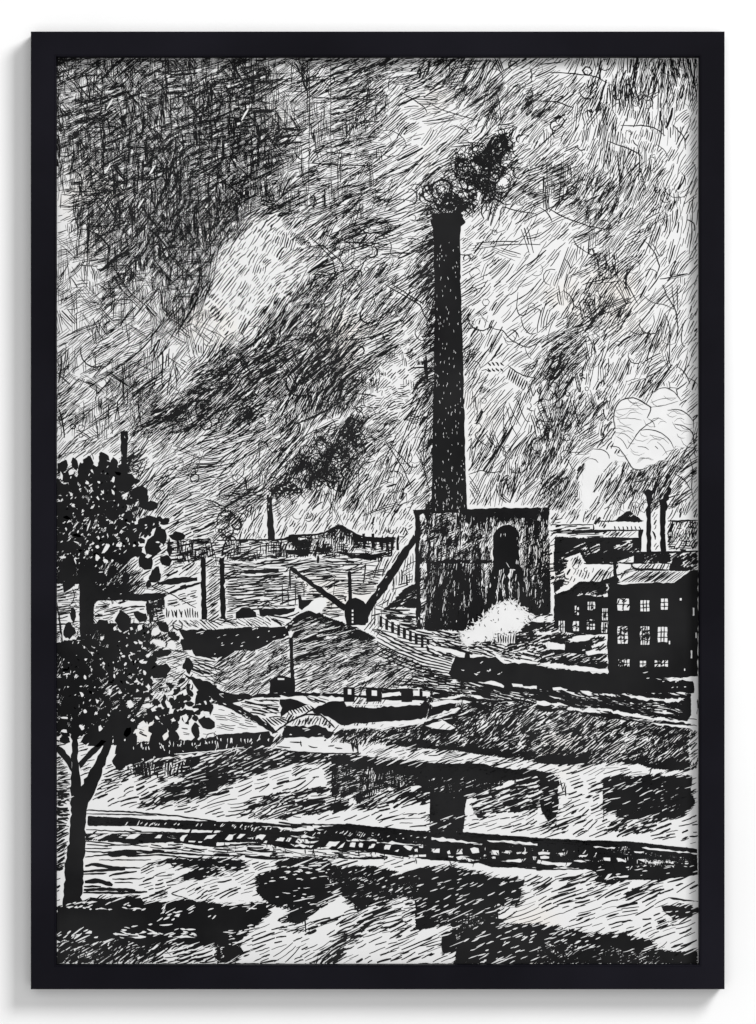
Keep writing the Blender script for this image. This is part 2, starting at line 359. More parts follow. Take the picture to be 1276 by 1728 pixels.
region('drawn_river', Q(0, 2, (600, 1640), (740, 1560), (1180, 1480)) + Q(1, 2, (0, 1480), (100, 1510), (400, 1690), (0, 1710)) + Q(0, 3, (1221, 0), (560, 40)), .13, 172, L=30, w=1.4)
# ---- fields behind the tree between the crown and the wall
region(Mh, Q(0, 2, (880, 1210), (1040, 1130), (1221, 1140), (1221, 1320), (960, 1250)), .40, 160, L=26, w=1.7)

# ---- barge, cabins and the two arches
Bg = 'drawn_barge'
solid(Bg, Q(1, 2, (480, 1438), (560, 1432), (720, 1480), (640, 1500), (560, 1520), (490, 1572)), 1)
for k in range(9):
    x = 520 + k * 24; line(Bg, Q(1, 2, (x, 1500 - k * 2), (x + 40, 1560 - k * 5)), 2.4)
for k in range(6):
    x = 350 + k * 26; line(Bg, Q(1, 2, (x, 1580), (x + 70, 1650 - k * 8)), 2.6)
solid(Bg, Q(1, 2, (720, 1510), (880, 1452), (970, 1450), (990, 1492), (1221, 1505)) + Q(2, 2, (0, 1500), (330, 1485), (370, 1440), (405, 1490), (370, 1590), (0, 1612)) + Q(1, 2, (1221, 1612), (950, 1635), (850, 1570), (740, 1542)), 1)
region(Bg, Q(1, 2, (430, 1690), (560, 1605), (700, 1562), (800, 1562), (900, 1650), (800, 1640), (510, 1640)), .40, 66, L=12, w=2.0, n=.05)
line(Bg, Q(1, 2, (425, 1700), (560, 1605), (640, 1570), (740, 1510)), 3)
line(Bg, Q(1, 2, (600, 1580), (700, 1552), (800, 1558), (900, 1655)), 3)
solid(Bg, Q(1, 2, (510, 1638), (780, 1638), (850, 1680), (900, 1690), (870, 1728), (500, 1728)), 1.2, (5, 8, 5, 1.5))
for x0_, x1_, wx0, wx1, yo in ((965, 1055, 1000, 1026, 0), (1135, 1258, 1182, 1222, 10), (1406, 1496, 1500, 1546, 10)):
    solid(Bg, Q(1, 2, (x0_ + 8, 1345 + yo), (x1_ - 6, 1345 + yo), (x1_, 1360 + yo), (x1_ - 6, 1458), (x0_ + 4, 1458), (x0_, 1362 + yo)), .5)
    whiten(Bg, Q(1, 2, (wx0, 1360 + yo), (wx1, 1362 + yo), (wx1, 1402 + yo), (wx0, 1400 + yo)), .3)
solid(Bg, Q(1, 2, (1128, 1372), (1190, 1342), (1262, 1372)), .4)
solid(Bg, Q(2, 2, (325, 1360), (345, 1360), (345, 1430), (325, 1430)), .3)
whiten(Bg, Q(2, 2, (350, 1375), (405, 1380), (405, 1418), (350, 1415)), .3)
whiten(Bg, Q(2, 2, (40, 1395), (175, 1380), (180, 1405), (40, 1425)), .6)
line(Bg, Q(1, 2, (990, 1482), (1221, 1478)) + Q(2, 2, (180, 1465)), 2.2, True)
whiten(Bg, Q(2, 2, (400, 1465), (560, 1440), (660, 1450), (590, 1470), (430, 1495)), 1)

# ---- yard between the works and the train: rails sweeping down to the right
Tr = 'drawn_train'
region(Tr, Q(2, 2, (0, 740), (300, 700), (310, 900), (700, 930), (920, 920), (1221, 900), (1221, 1180), (960, 1165), (600, 1290), (300, 1150), (0, 1000)), .42, 165, L=30, w=2.0, n=.12)
whiten(Tr, Q(2, 2, (380, 1020), (660, 1080), (640, 1105), (400, 1048)), 1)
region(Tr, Q(2, 2, (300, 1190), (560, 1260), (900, 1340), (1221, 1360)) + Q(3, 2, (300, 1390), (1180, 1390), (1180, 1640), (600, 1560), (0, 1480)) + Q(2, 2, (1221, 1490), (700, 1450), (0, 1440), (0, 1370), (250, 1350)), .68, 168, L=26, w=2.2, n=.16)
for o in range(7):
    yo = o * 32
    line(Tr, Q(2, 2, (0, 900 + yo), (150, 985 + yo * .95), (330, 1075 + yo * .8), (580, 1150 + yo * .6)), 2.6)
for k in range(9):
    x = 20 + k * 45; y = 800 + k * 22
    solid(Tr, Q(2, 2, (x, y), (x + 22, y + 6), (x + 22, y + 90), (x, y + 84)), .4)
line(Tr, Q(2, 2, (20, 800), (130, 870), (380, 970)), 2); line(Tr, Q(2, 2, (20, 845), (130, 905), (380, 1005)), 1.6)
region(Tr, Q(2, 2, (60, 800), (300, 800), (310, 900), (260, 920), (90, 830)), .6, 170, L=20, w=2.0)
solid(Tr, Q(2, 2, (545, 1240), (570, 1180), (600, 1110), (668, 1120), (678, 1072), (706, 1072), (712, 1120), (905, 1112), (970, 1165), (1221, 1168)) + Q(3, 2, (0, 1182), (200, 1205), (540, 1245), (560, 1215), (960, 1290), (1195, 1300), (1200, 1390), (700, 1390), (600, 1405), (420, 1385), (0, 1372)) + Q(2, 2, (1221, 1335), (1000, 1350), (900, 1300), (680, 1312), (580, 1280)), 1.1)
fleck(Tr, Q(2, 2, (720, 1140), (980, 1160), (980, 1260), (700, 1250)), 6, 35, 4, 1.3)
fleck(Tr, Q(3, 2, (640, 1210), (1180, 1290), (1180, 1370), (850, 1330)), 5, 20, 4, 1.5)
for p in (((1030, 1318), (1110, 1325), (1120, 1345), (1040, 1342)), ((740, 1240), (775, 1245), (760, 1256)), ((640, 1212), (670, 1215), (660, 1222)), ((700, 1400), (790, 1412), (820, 1432), (770, 1436)), ((700, 1398), (560, 1420), (420, 1440), (600, 1432))):
    whiten(Tr, Q(2, 2, *p), .5)
for p in (((120, 1350), (180, 1345), (235, 1362), (220, 1376), (125, 1368)), ((330, 1372), (425, 1390), (350, 1388)), ((510, 1394), (600, 1408), (540, 1410)), ((690, 1405), (900, 1430), (1000, 1440), (1130, 1430), (1080, 1462), (900, 1450), (720, 1430)), ((970, 1274), (1150, 1272), (1140, 1288), (1020, 1288)), ((1180, 1270), (1230, 1262), (1230, 1310), (1195, 1300)),
          ((0, 1452), (140, 1468), (240, 1490), (140, 1492), (0, 1475)), ((240, 1505), (440, 1520), (550, 1545), (400, 1540), (260, 1522)), ((360, 1490), (700, 1545), (860, 1575), (1110, 1600), (1221, 1610), (1221, 1622), (1000, 1606), (700, 1566)), ((640, 1560), (720, 1585), (900, 1612), (1120, 1632), (1221, 1650), (1221, 1670), (1060, 1645), (840, 1615))):
    whiten(Tr, Q(3, 2, *p), 1.5)
whiten(Tr, Q(3, 2, (1190, 1300), (1230, 1300), (1230, 1680), (1150, 1620), (1195, 1500), (1180, 1440), (1210, 1390)), 2)
line(Tr, Q(3, 2, (0, 1440), (300, 1470), (700, 1530), (1221, 1592)), 2, top=True)
line(Tr, Q(3, 2, (0, 1500), (300, 1530), (700, 1600), (1221, 1640)), 2, top=True)

# ---- right bank above the river
Bk = 'drawn_bank'
region(Bk, Q(2, 2, (690, 1460), (1221, 1490)) + Q(3, 2, (0, 1485), (600, 1560), (1180, 1650), (1175, 1728)) + Q(3, 3, (1160, 20), (1175, 250), (930, 245), (750, 192), (550, 202), (100, 212), (0, 190)) + Q(2, 3, (1080, 165), (690, 155), (640, 112), (250, 92), (90, 65), (0, 20)) + Q(1, 3, (900, 0)) + Q(1, 2, (900, 1690), (1221, 1680)) + Q(2, 2, (300, 1640), (500, 1590)), .76, 32, L=20, w=1.9, n=.12)
region(Bk, Q(2, 2, (640, 1560), (1221, 1500), (1221, 1728), (690, 1728)), .72, 44, L=26, w=1.9, n=.10)
whiten(Bk, Q(2, 2, (370, 1640), (500, 1597), (590, 1640), (600, 1655), (560, 1672), (480, 1665)), .8)
line(Bk, Q(2, 2, (500, 1590), (600, 1650), (690, 1728)), 2, top=True)
fleck(Bk, Q(2, 2, (370, 1640), (500, 1597), (600, 1655), (480, 1665)), 5, 30, 14, 1.1, False, .00045)
whiten(Bk, Q(2, 2, (0, 1625), (300, 1603), (440, 1560), (620, 1498), (640, 1506), (540, 1560), (300, 1628), (0, 1668)) + Q(1, 2, (1221, 1660), (930, 1660), (950, 1640)), 1.2)
fleck(Bk, Q(2, 2, (0, 1630), (300, 1610), (600, 1510), (560, 1560), (300, 1620), (0, 1660)), 8, 25, 9, 1.0, False, .00045)

# ---- the big works: engine house
Eh = 'drawn_engine_house'
region(Eh, Q(2, 2, (130, 300), (300, 260), (300, 720), (0, 760), (60, 620)), .34, 82, L=22, w=1.5, x=.5, xa=(14, 30))
region(Eh, Q(2, 2, (130, 690), (220, 590), (300, 550), (300, 740), (60, 745)), .72, 25, L=20, w=2.0)
house = Q(2, 2, (280, -5), (1000, -12)) + Q(3, 2, (90, -20), (100, 0), (106, 780), (0, 800)) + Q(2, 2, (1150, 790), (1000, 930), (330, 910), (302, 880), (298, 60))
region(Eh, house, .84, 84, L=19, w=1.3, x=.32, xa=(60, 30, 88), n=.06)
region(Eh, Q(2, 2, (390, 480), (900, 420), (880, 900), (400, 900)), .86, 89, L=28, w=1.5, n=.12)
region(Eh, Q(2, 2, (305, 20), (380, 20), (385, 900), (310, 900)), .70, 60, L=12, w=1.3, x=.4, xa=(88,))
region(Eh, Q(3, 2, (0, 0), (95, 0), (104, 780), (0, 760)), .82, 84, L=22, w=1.4, x=.25, xa=(60,), n=.08)
solid(Eh, Q(2, 2, (272, -8), (1000, -22)) + Q(3, 2, (90, -25), (92, -8)) + Q(2, 2, (1000, 10), (560, 14), (300, 16)), .8)
solid(Eh, Q(2, 2, (290, 150), (318, 150), (330, 500), (335, 900), (308, 900), (300, 500)), .6)
region(Eh, Q(2, 2, (400, 120), (560, 100), (800, 130), (830, 290), (640, 330), (430, 330)), .9, 75, L=12, w=1.5, x=.4, xa=(30,))
solid(Eh, Q(2, 2, (360, 395), (470, 380), (880, 370), (880, 395), (470, 408)), 1, (4, 40, 5, 1.2))
region(Eh, Q(2, 2, (800, 100), (900, 60), (1130, 60), (1150, 400), (1150, 760), (1110, 760), (1090, 450), (880, 450), (840, 720), (800, 720)), .72, 86, L=18, w=1.2, x=.2, xa=(60,), n=.05)
tower = Q(2, 2, (886, 445), (886, 190), (905, 155), (955, 115), (1010, 104), (1060, 128), (1086, 172), (1090, 380), (1104, 445))
solid(Eh, tower, .8, (1.2, 88, 4, 1.2))
solid(Eh, Q(2, 2, (880, 440), (932, 440), (915, 600), (885, 730), (835, 740), (862, 600)), 1)
solid(Eh, Q(2, 2, (1058, 430), (1106, 430), (1135, 580), (1162, 740), (1150, 790), (1108, 740), (1085, 580)), 1)
region(Eh, Q(2, 2, (920, 440), (1065, 440), (1110, 720), (900, 720)), .64, 88, L=24, w=1.4, n=.05)
solid(Eh, Q(2, 2, (970, 440), (1015, 440), (1010, 640), (985, 650)), 1.5)
fleck(Eh, house, 1.2, 88, 5, .9, jit=10)
# steam in front of it
steam = Q(2, 2, (690, 1040), (660, 1000), (640, 950), (690, 915), (740, 880), (790, 830), (830, 790), (880, 730), (960, 700), (1050, 690), (1110, 740), (1180, 800), (1150, 850), (1060, 920), (900, 935), (880, 985), (770, 995), (730, 1010))
sm = 'drawn_smoke'
region(sm, steam, .05, 60, L=7, w=1.4, curl=.6)
whiten(sm, steam, 2.2)
fleck(sm, Q(2, 2, (700, 930), (830, 780), (960, 690), (1120, 740), (1180, 820), (1000, 900), (880, 900)), 4, 60, 4, 1.0, False, .00045, jit=50)
fleck(sm, Q(2, 2, (640, 950), (700, 850), (840, 740), (1000, 670), (1130, 700), (1120, 760), (900, 760), (760, 900), (700, 960)), 12, 60, 6, 1.6, True, .0005, jit=40)
pts = rough_poly(steam, 1.5); pts = np.concatenate([pts, pts, pts[::2]]) + rng.normal(0, 2.5, (len(pts) * 2 + (len(pts) + 1) // 2, 2))
cxy = np.array(Q(2, 2, (880, 930)))[0]; an = np.degrees(np.arctan2(-(pts[:, 1] - cxy[1]), pts[:, 0] - cxy[0])) + rng.normal(0, 28, len(pts))
dashes(sm, pts[:, 0], pts[:, 1], an, rng.uniform(4, 13, len(pts)), rng.uniform(.9, 2.4, len(pts)), True, layer=.0005)
pts = rough_poly(steam, 1.5) + rng.normal(0, 3, (len(rough_poly(steam, 1.5)), 2)) if False else pts[::2] + rng.normal(0, 3, pts[::2].shape)
dashes(sm, pts[:, 0], pts[:, 1], rng.uniform(0, 180, len(pts)), rng.uniform(2, 6, len(pts)), rng.uniform(.8, 1.6, len(pts)), False, layer=.00056)
# shed and fence right of the steam
solid(Tr, Q(2, 2, (905, 920), (1100, 908), (1090, 850), (1221, 850)) + Q(3, 2, (70, 850), (60, 905)) + Q(2, 2, (1221, 900), (1110, 935), (910, 940)), 1, (6, 20, 5, 1.4))
whiten(Tr, Q(2, 2, (920, 942), (1060, 935), (1055, 1010), (925, 1010)), .6)
for k in range(8): line(Tr, Q(2, 2, (925 + k * 20, 940), (930 + k * 18, 1010)), 2.2, top=True)
region(Tr, Q(2, 2, (1060, 930), (1221, 900)) + Q(3, 2, (80, 930), (80, 1060), (0, 1100)) + Q(2, 2, (1221, 1060), (950, 1090)), .72, 20, L=14, w=2.2)

# ---- right-hand mills
Ml = 'drawn_mill'
region(Ml, Q(3, 2, (100, 0), (1230, 0), (1230, 320), (790, 320), (600, 300), (110, 480)), .20, 60, L=18, w=1.5, soft=6)
region(Ml, Q(3, 2, (100, 110), (430, 105), (440, 150), (350, 205), (140, 205)), .42, 4, L=30, w=1.9)
region(Ml, Q(3, 2, (600, 82), (690, 5), (720, 5), (815, 85)), .70, 35, L=18, w=1.9, n=.1)
region(Ml, Q(3, 2, (350, 205), (455, 150), (810, 148), (795, 212)), .42, 32, L=24, w=2.0, n=.08)
region(Ml, Q(3, 2, (140, 205), (790, 212), (790, 320), (580, 400), (370, 400), (330, 320), (250, 350), (230, 450), (120, 560)), .77, 22, L=20, w=2.3)
region(Ml, Q(3, 2, (1000, 78), (1230, 72), (1230, 305), (1000, 300)), .56, 62, L=14, w=1.9, x=.45, xa=(90, 0))
line(Ml, Q(3, 2, (450, 80), (815, 78)), 2.4); line(Ml, Q(3, 2, (100, 108), (430, 105)), 2); line(Ml, Q(3, 2, (430, 105), (436, 150)), 2.4)
line(Ml, Q(3, 2, (110, 155), (455, 150), (810, 148)), 3); line(Ml, Q(3, 2, (380, 212), (790, 212)), 4)
solid(Ml, Q(3, 2, (775, 150), (815, 148), (800, 200), (795, 310), (778, 310)), .6)
for k in range(7): line(Ml, Q(3, 2, (590 + k * 32, 118), (600 + k * 32, 145)), 2.2)
line(Ml, Q(3, 2, (1000, 78), (1230, 72)), 3); line(Ml, Q(3, 2, (880, 150), (910, 200), (905, 222)), 3)
region(Ml, Q(3, 2, (110, 560), (230, 440), (300, 330), (380, 400), (580, 405), (580, 490), (330, 550), (250, 620), (130, 650)), .12, 60, L=14, w=1.4, curl=.4)
region(Ml, Q(3, 2, (370, 540), (580, 405), (585, 520), (540, 545)), .30, 52, L=26, w=2.0)
region(Ml, Q(3, 2, (110, 480), (230, 440), (210, 560), (130, 640)), .55, 35, L=14, w=1.9, curl=.3)
region(Ml, Q(3, 2, (740, 318), (1230, 308), (1230, 460), (1010, 460), (1020, 400), (740, 402)), .76, 32, L=14, w=2.4)
line(Ml, Q(3, 2, (740, 320), (1000, 318), (1230, 308)), 4)
line(Ml, Q(3, 2, (360, 402), (740, 400), (1020, 402)), 3.5)
whiten(Ml, Q(3, 2, (735, 405), (1015, 405), (1005, 448), (760, 440)), .5)
whiten(Ml, Q(3, 2, (620, 400), (700, 410), (720, 430), (640, 470), (620, 470)), .5)
whiten(Ml, Q(3, 2, (620, 540), (735, 465), (1165, 462), (1055, 542)), .5)
def hatch_lines(name, p0, p1, q0, q1, n, w, wn=.6):
    for k in range(n):
        t = (k + .5) / n + rng.normal(0, .12 / n); a = (p0[0] + (p1[0] - p0[0]) * t, p0[1] + (p1[1] - p0[1]) * t); b = (q0[0] + (q1[0] - q0[0]) * t, q0[1] + (q1[1] - q0[1]) * t)
        line(name, [a, b], w * rng.uniform(1 - wn, 1 + wn), top=True)
hatch_lines(Ml, *Q(3, 2, (640, 542), (1050, 542), (770, 462), (1150, 464)), 17, 2.2)
hatch_lines(Ml, *Q(3, 2, (750, 442), (1000, 446), (800, 404), (1015, 406)), 9, 2.0)
hatch_lines(Ml, *Q(3, 2, (390, 545), (560, 540), (480, 440), (580, 470)), 6, 2.2)
line(Ml, Q(3, 2, (720, 402), (735, 445), (1005, 452)), 4, top=True)
solid(Ml, Q(3, 2, (1005, 455), (1020, 400), (1060, 400), (1050, 455)), .5)
solid(Ml, Q(3, 2, (583, 362), (611, 362), (613, 525), (583, 525)), .5)
solid(Ml, Q(3, 2, (470, 545), (600, 490), (640, 545), (600, 560)), .8)
region(Ml, Q(3, 2, (130, 650), (250, 610), (330, 545), (545, 545), (545, 660)), .84, 30, L=12, w=2.2)
solid(Ml, Q(3, 2, (130, 650), (260, 640), (545, 655), (545, 940), (440, 950), (240, 930), (130, 900)), .8)
def window(c, r, x, y, w, h, nv, nh, frac=1.0):
    q = Q(c, r, (x - w / 2, y - h / 2), (x + w / 2, y - h / 2), (x + w / 2, y + h / 2), (x - w / 2, y + h / 2))
    whiten(Ml, q, .7)
    for k in range(nv):
        xx = x - w / 2 + w * (k + 1) / (nv + 1); line(Ml, Q(c, r, (xx, y - h / 2 - 6), (xx, y + h / 2 + 6)), 1.9, top=True)
    for k in range(nh):
        yy = y - h / 2 + h * (k + 1) / (nh + 1); line(Ml, Q(c, r, (x - w / 2 - 6, yy), (x + w / 2 + 6, yy)), 1.7, top=True)
    if frac < 1: fleck(Ml, q, 90 * (1 - frac), 45, 7, 2.2, False, .0005, 30)
for a in ((305, 760, 30, 70, 1, 1, .3), (415, 725, 55, 60, 3, 1, .8), (520, 790, 42, 90, 2, 2, .7), (190, 885, 46, 90, 2, 1, .8), (300, 880, 42, 75, 1, 1, .6), (412, 870, 60, 70, 2, 2, .4), (515, 890, 40, 80, 2, 1, .7)):
    window(3, 2, *a)
solid(Ml, Q(3, 2, (540, 560), (1050, 548), (1165, 460), (1230, 450), (1230, 1262), (960, 1290), (560, 1252), (540, 1200)), .9)
for a in ((660, 715, 85, 88, 1, 1, .8), (825, 725, 68, 82, 2, 2, 1), (973, 712, 50, 84, 1, 2, 1), (655, 948, 74, 130, 2, 3, .55), (825, 952, 66, 138, 3, 3, .35), (960, 945, 70, 116, 2, 2, 1), (665, 1162, 86, 56, 3, 1, .3), (810, 1168, 46, 46, 1, 1, .8), (950, 1165, 100, 50, 3, 1, .6)):
    window(3, 2, *a)
for x, y, w, h in ((1196, 770, 12, 60), (1180, 1095, 12, 60), (1215, 950, 8, 40), (1098, 675, 14, 18), (1012, 1005, 10, 26), (1128, 1212, 8, 16)):
    whiten(Ml, Q(3, 2, (x - w / 2, y - h / 2), (x + w / 2, y - h / 2), (x + w / 2, y + h / 2), (x - w / 2, y + h / 2)), .4)
fleck(Ml, Q(3, 2, (640, 1210), (980, 1240), (980, 1275), (640, 1240)), 5, 5, 6, 1.5)
whiten(Ml, Q(3, 2, (106, 580), (128, 570), (132, 650), (128, 785), (110, 785)), .8)
# yard in front of them
region(Tr, Q(3, 2, (0, 800), (130, 780), (140, 910), (240, 940), (545, 955), (545, 1240), (0, 1160)), .62, 22, L=18, w=2.2)
solid(Tr, Q(3, 2, (80, 1055), (215, 1062), (220, 1005), (370, 1000), (375, 1100), (200, 1085)), 1, (4, 10, 6, 1.4))
for p in (((238, 985), (300, 955), (430, 952), (400, 985), (300, 1000)), ((82, 998), (215, 1020), (212, 1062), (82, 1050)), ((372, 1075), (540, 1065), (540, 1085), (440, 1095), (390, 1105)), ((0, 1156), (220, 1178), (530, 1205), (545, 1232), (350, 1222), (100, 1192)), ((0, 925), (120, 930), (110, 945), (10, 945)), ((0, 812), (60, 805), (50, 850), (0, 850)), ((80, 808), (125, 800), (118, 848), (80, 850))):
    whiten(Tr, Q(3, 2, *p), .7)
region(Tr, Q(3, 2, (370, 1060), (540, 970), (545, 1070)), .45, 35, L=22, w=2.2)

# ---- right-hand stacks with smoke, cumulus outlines
solid(Ml, Q(3, 2, (832, 0), (872, 0), (872, 150), (876, 315), (838, 315), (836, 150)), .7)
solid(Ml, Q(3, 2, (940, 0), (985, 0), (980, 150), (987, 328), (944, 328), (942, 150)), .7, (1.5, 88, 4, 1.2))
solid(Ml, Q(3, 1, (815, 1590), (850, 1560), (890, 1580), (880, 1640), (872, 1728), (832, 1728), (838, 1650)), 2)
solid(Ml, Q(3, 1, (930, 1650), (985, 1640), (1000, 1690), (986, 1728), (940, 1728)), 2)
solid(sm, Q(3, 1, (960, 1640), (990, 1580), (1010, 1540), (1030, 1560), (1010, 1640), (985, 1660)), 2)
cl = 'hatched_sky'
for p in (((600, 1085), (590, 1000), (605, 930), (650, 878), (720, 866), (790, 885), (850, 928), (930, 800), (985, 785), (1050, 820), (1095, 885), (1090, 950), (1150, 985), (1190, 1045), (1190, 1160), (1150, 1230), (1040, 1260), (990, 1320), (880, 1380), (800, 1415), (725, 1400), (690, 1345), (640, 1265), (580, 1235), (600, 1160)), ((430, 1258), (510, 1262), (560, 1305), (640, 1290), (690, 1350), (600, 1340), (500, 1420), (440, 1500), (400, 1728), (345, 1728), (340, 1500), (390, 1340))):
    whiten(cl, Q(3, 1, *p), 1.5)
for k in range(46):
    x, y = Q(3, 1, (rng.uniform(600, 1160), rng.uniform(880, 1380)))[0]
    if T[int(y - Y0), int(x - X0)] == 0: dashes(cl, np.array([x]), np.array([y]), np.array([rng.choice([170, 150, 10])]), np.array([rng.uniform(16, 34)]), np.array([rng.uniform(.45, .8)]), False, bend=-.9, layer=.00045)
for pts, w in (([(600, 1100), (582, 1030), (600, 930), (650, 875), (720, 862), (790, 880), (850, 925), (880, 940)], 2.6), ([(780, 880), (850, 925), (880, 940), (840, 1020)], 3.0),
               ([(870, 840), (910, 800), (980, 782), (1050, 815), (1100, 885)], 1.8), ([(1000, 960), (1080, 950), (1150, 985), (1195, 1045)], 2.2), ([(1050, 1065), (1130, 1080), (1190, 1130)], 2.0), ([(880, 935), (980, 920), (1080, 890)], 1.3), ([(870, 900), (960, 870), (1060, 865)], 1.1),
               ([(780, 1115), (860, 1105), (950, 1130), (1020, 1190), (1045, 1250)], 2.0), ([(850, 1025), (900, 1045), (900, 1090)], 1.6), ([(690, 1255), (740, 1180), (780, 1115), (880, 1045), (930, 1020)], 2.0), ([(690, 1255), (660, 1190), (610, 1160)], 1.4),
               ([(560, 1235), (620, 1235), (660, 1290), (700, 1350), (725, 1405), (800, 1418), (870, 1380)], 2.2), ([(770, 1240), (820, 1235), (855, 1260)], 1.6), ([(900, 1235), (925, 1255)], 1.6), ([(430, 1255), (510, 1258), (560, 1305), (555, 1330)], 1.8), ([(390, 1330), (440, 1320), (470, 1360)], 1.4),
               ([(610, 1030), (700, 1015), (800, 1035)], 1.0), ([(610, 1080), (700, 1085), (740, 1120)], 1.0), ([(600, 960), (720, 945), (780, 950)], .9), ([(590, 1130), (680, 1140), (730, 1190)], 1.0), ([(920, 1200), (970, 1250), (995, 1300)], 1.0), ([(860, 1150), (960, 1170), (1010, 1215)], .9),
               ([(1070, 625), (1130, 665), (1170, 760)], 1.8), ([(1150, 710), (1190, 725), (1225, 760)], 2.0), ([(1140, 1090), (1190, 1120), (1195, 1160)], 3), ([(1195, 1160), (1200, 1230)], 4), ([(1160, 1300), (1190, 1400), (1180, 1560), (1195, 1650)], 2), ([(1060, 1450), (1120, 1480), (1170, 1560)], 2.4),
               ([(960, 0), (1000, 100), (1060, 190), (1080, 340), (1055, 450)], 2.6), ([(1030, 0), (1050, 180)], 1.8), ([(1070, 0), (1075, 200)], 2), ([(810, 80), (880, 140), (980, 155), (1050, 190)], 1.5),
               ([(980, 220), (1020, 350), (1012, 500), (1015, 580), (960, 640), (860, 720), (810, 800)], 2.0), ([(600, 430), (660, 440), (650, 470)], 1.4), ([(1110, 300), (1100, 440), (1130, 480)], 2.0)):
    line(cl, Q(3, 1, *pts), min(w, 2.6) * .72, wob=.25, top=True)
for pts, w in (([(870, 325), (900, 345), (970, 348), (990, 395), (1050, 440), (1150, 485), (1221, 455)], 1.8), ([(1020, 345), (1070, 350), (1085, 405)], 1.8), ([(1080, 60), (1065, 180), (1085, 240), (1130, 240), (1165, 150)], 1.5), ([(1100, 255), (1120, 330), (1170, 385), (1221, 370)], 1.7), ([(1130, 480), (1150, 550), (1180, 570)], 1.4),
               ([(780, 200), (800, 250), (850, 285)], 1.1), ([(690, 50), (740, 10), (775, 50), (740, 100)], 1.5), ([(740, 1060), (800, 1060), (800, 1110), (740, 1140), (780, 1200), (840, 1230)], 1.6), ([(970, 930), (965, 1100), (980, 1130)], 1.4), ([(1005, 900), (1040, 990), (1100, 1085)], 1.5), ([(990, 930), (1020, 1060), (1080, 1180)], 1.4), ([(1060, 860), (1140, 1050), (1170, 1045)], 1.5),
               ([(700, 1450), (800, 1415), (870, 1440), (960, 1420)], 1.6), ([(1000, 620), (1100, 690), (1221, 720)], 2), ([(260, 640), (340, 630), (430, 640)], 2.6), ([(375, 540), (385, 740)], 4.5), ([(360, 560), (372, 700)], 3), ([(70, 1200), (200, 1400), (270, 1560)], 1.8), ([(130, 1250), (260, 1400)], 1.6), ([(330, 1300), (360, 1420), (400, 1560)], 1.5), ([(390, 1000), (350, 1290), (380, 1500)], 1.4), ([(60, 0), (200, 80), (340, 160), (360, 250), (430, 275)], 2.4), ([(120, 0), (260, 90), (360, 150)], 2)):
    line(cl, Q(2, 1, *pts), w, wob=.25)
for k in range(8): line(cl, Q(2, 1, (845 + k % 4 * 32, 595 + k // 4 * 45), (870 + k % 4 * 32, 620 + k // 4 * 45)), 2.6)
for k in range(9): line(cl, Q(2, 1, (1090 + k * 16 - 70, 640 + k * 12), (1060 + k * 16 - 70, 720 + k * 11)), 2.6)
for pts, w in (([(200, 270), (300, 330), (370, 380), (385, 420)], 1.7), ([(380, 330), (480, 390), (640, 440), (770, 475)], 1.7), ([(460, 580), (580, 510), (700, 560), (640, 500)], 1.5), ([(0, 280), (90, 290), (160, 200)], 1.2), ([(90, 1380), (120, 1440), (90, 1500), (150, 1510)], 1.6), ([(10, 690), (60, 750), (160, 750), (230, 660)], 1.3), ([(20, 560), (100, 545), (200, 600), (230, 680)], 1.4), ([(60, 1090), (200, 1075), (290, 1100), (290, 1180)], 1.2), ([(930, 1270), (950, 1130), (1080, 1170), (1221, 1190)], 1.8)):
    line('hatched_sky', Q(2, 0, *pts), w, wob=.3)
for pts, w in (([(690, 295), (900, 310), (1100, 310), (1221, 320)], 2.2), ([(690, 800), (900, 815), (1100, 820), (1221, 825)], 2.2), ([(868, 0), (870, 500), (872, 980)], 1.3), ([(706, 20), (706, 560), (700, 1050)], 1.5), ([(800, 1340), (1000, 1400), (1080, 1480)], 1.8), ([(640, 1460), (800, 1420), (960, 1560), (980, 1728)], 2), ([(700, 1350), (880, 1530), (920, 1700)], 2), ([(1010, 1330), (1100, 1300), (1150, 1350), (1060, 1400)], 1.8)):
    line('hatched_sky', Q(1, 0, *pts), w, wob=.3)
for pts, w in (([(20, 50), (200, 30)], 2), ([(100, 110), (250, 115), (450, 140), (540, 190)], 2), ([(0, 325), (150, 330), (280, 380)], 2), ([(550, 180), (560, 330)], 2), ([(380, 360), (390, 450)], 1.4), ([(640, 515), (800, 515), (900, 530), (980, 590)], 2), ([(540, 635), (700, 690), (800, 740), (805, 770)], 2), ([(1050, 515), (1080, 560), (1130, 600), (1135, 700)], 1.8), ([(910, 660), (980, 700), (995, 750)], 1.4), ([(1190, 790), (1221, 850), (1160, 990), (1090, 1040)], 1.4), ([(1100, 870), (1140, 920), (1130, 980)], 1.4),
               ([(20, 1140), (90, 1180), (115, 1250)], 2), ([(90, 1150), (220, 1220), (420, 1290), (560, 1310)], 2), ([(280, 1370), (290, 1420), (370, 1480), (400, 1490)], 1.7), ([(830, 1400), (900, 1480), (940, 1590), (900, 1680)], 2), ([(810, 1640), (860, 1600), (930, 1640), (900, 1690)], 1.4), ([(870, 1400), (950, 1530), (980, 1440)], 1.6), ([(1190, 1080), (1180, 1340), (1160, 1500)], 1.5), ([(210, 1530), (250, 1560), (260, 1610)], 1.7)):
    line('hatched_sky', Q(3, 0, *pts), w, wob=.3)
for x, y in ((575, 1590), (485, 1600)): fleck('hatched_sky', Q(3, 0, (x - 45, y - 90), (x + 45, y - 90), (x + 45, y + 90), (x - 45, y + 90)), 34, 80, 12, 1.7, False, jit=16)
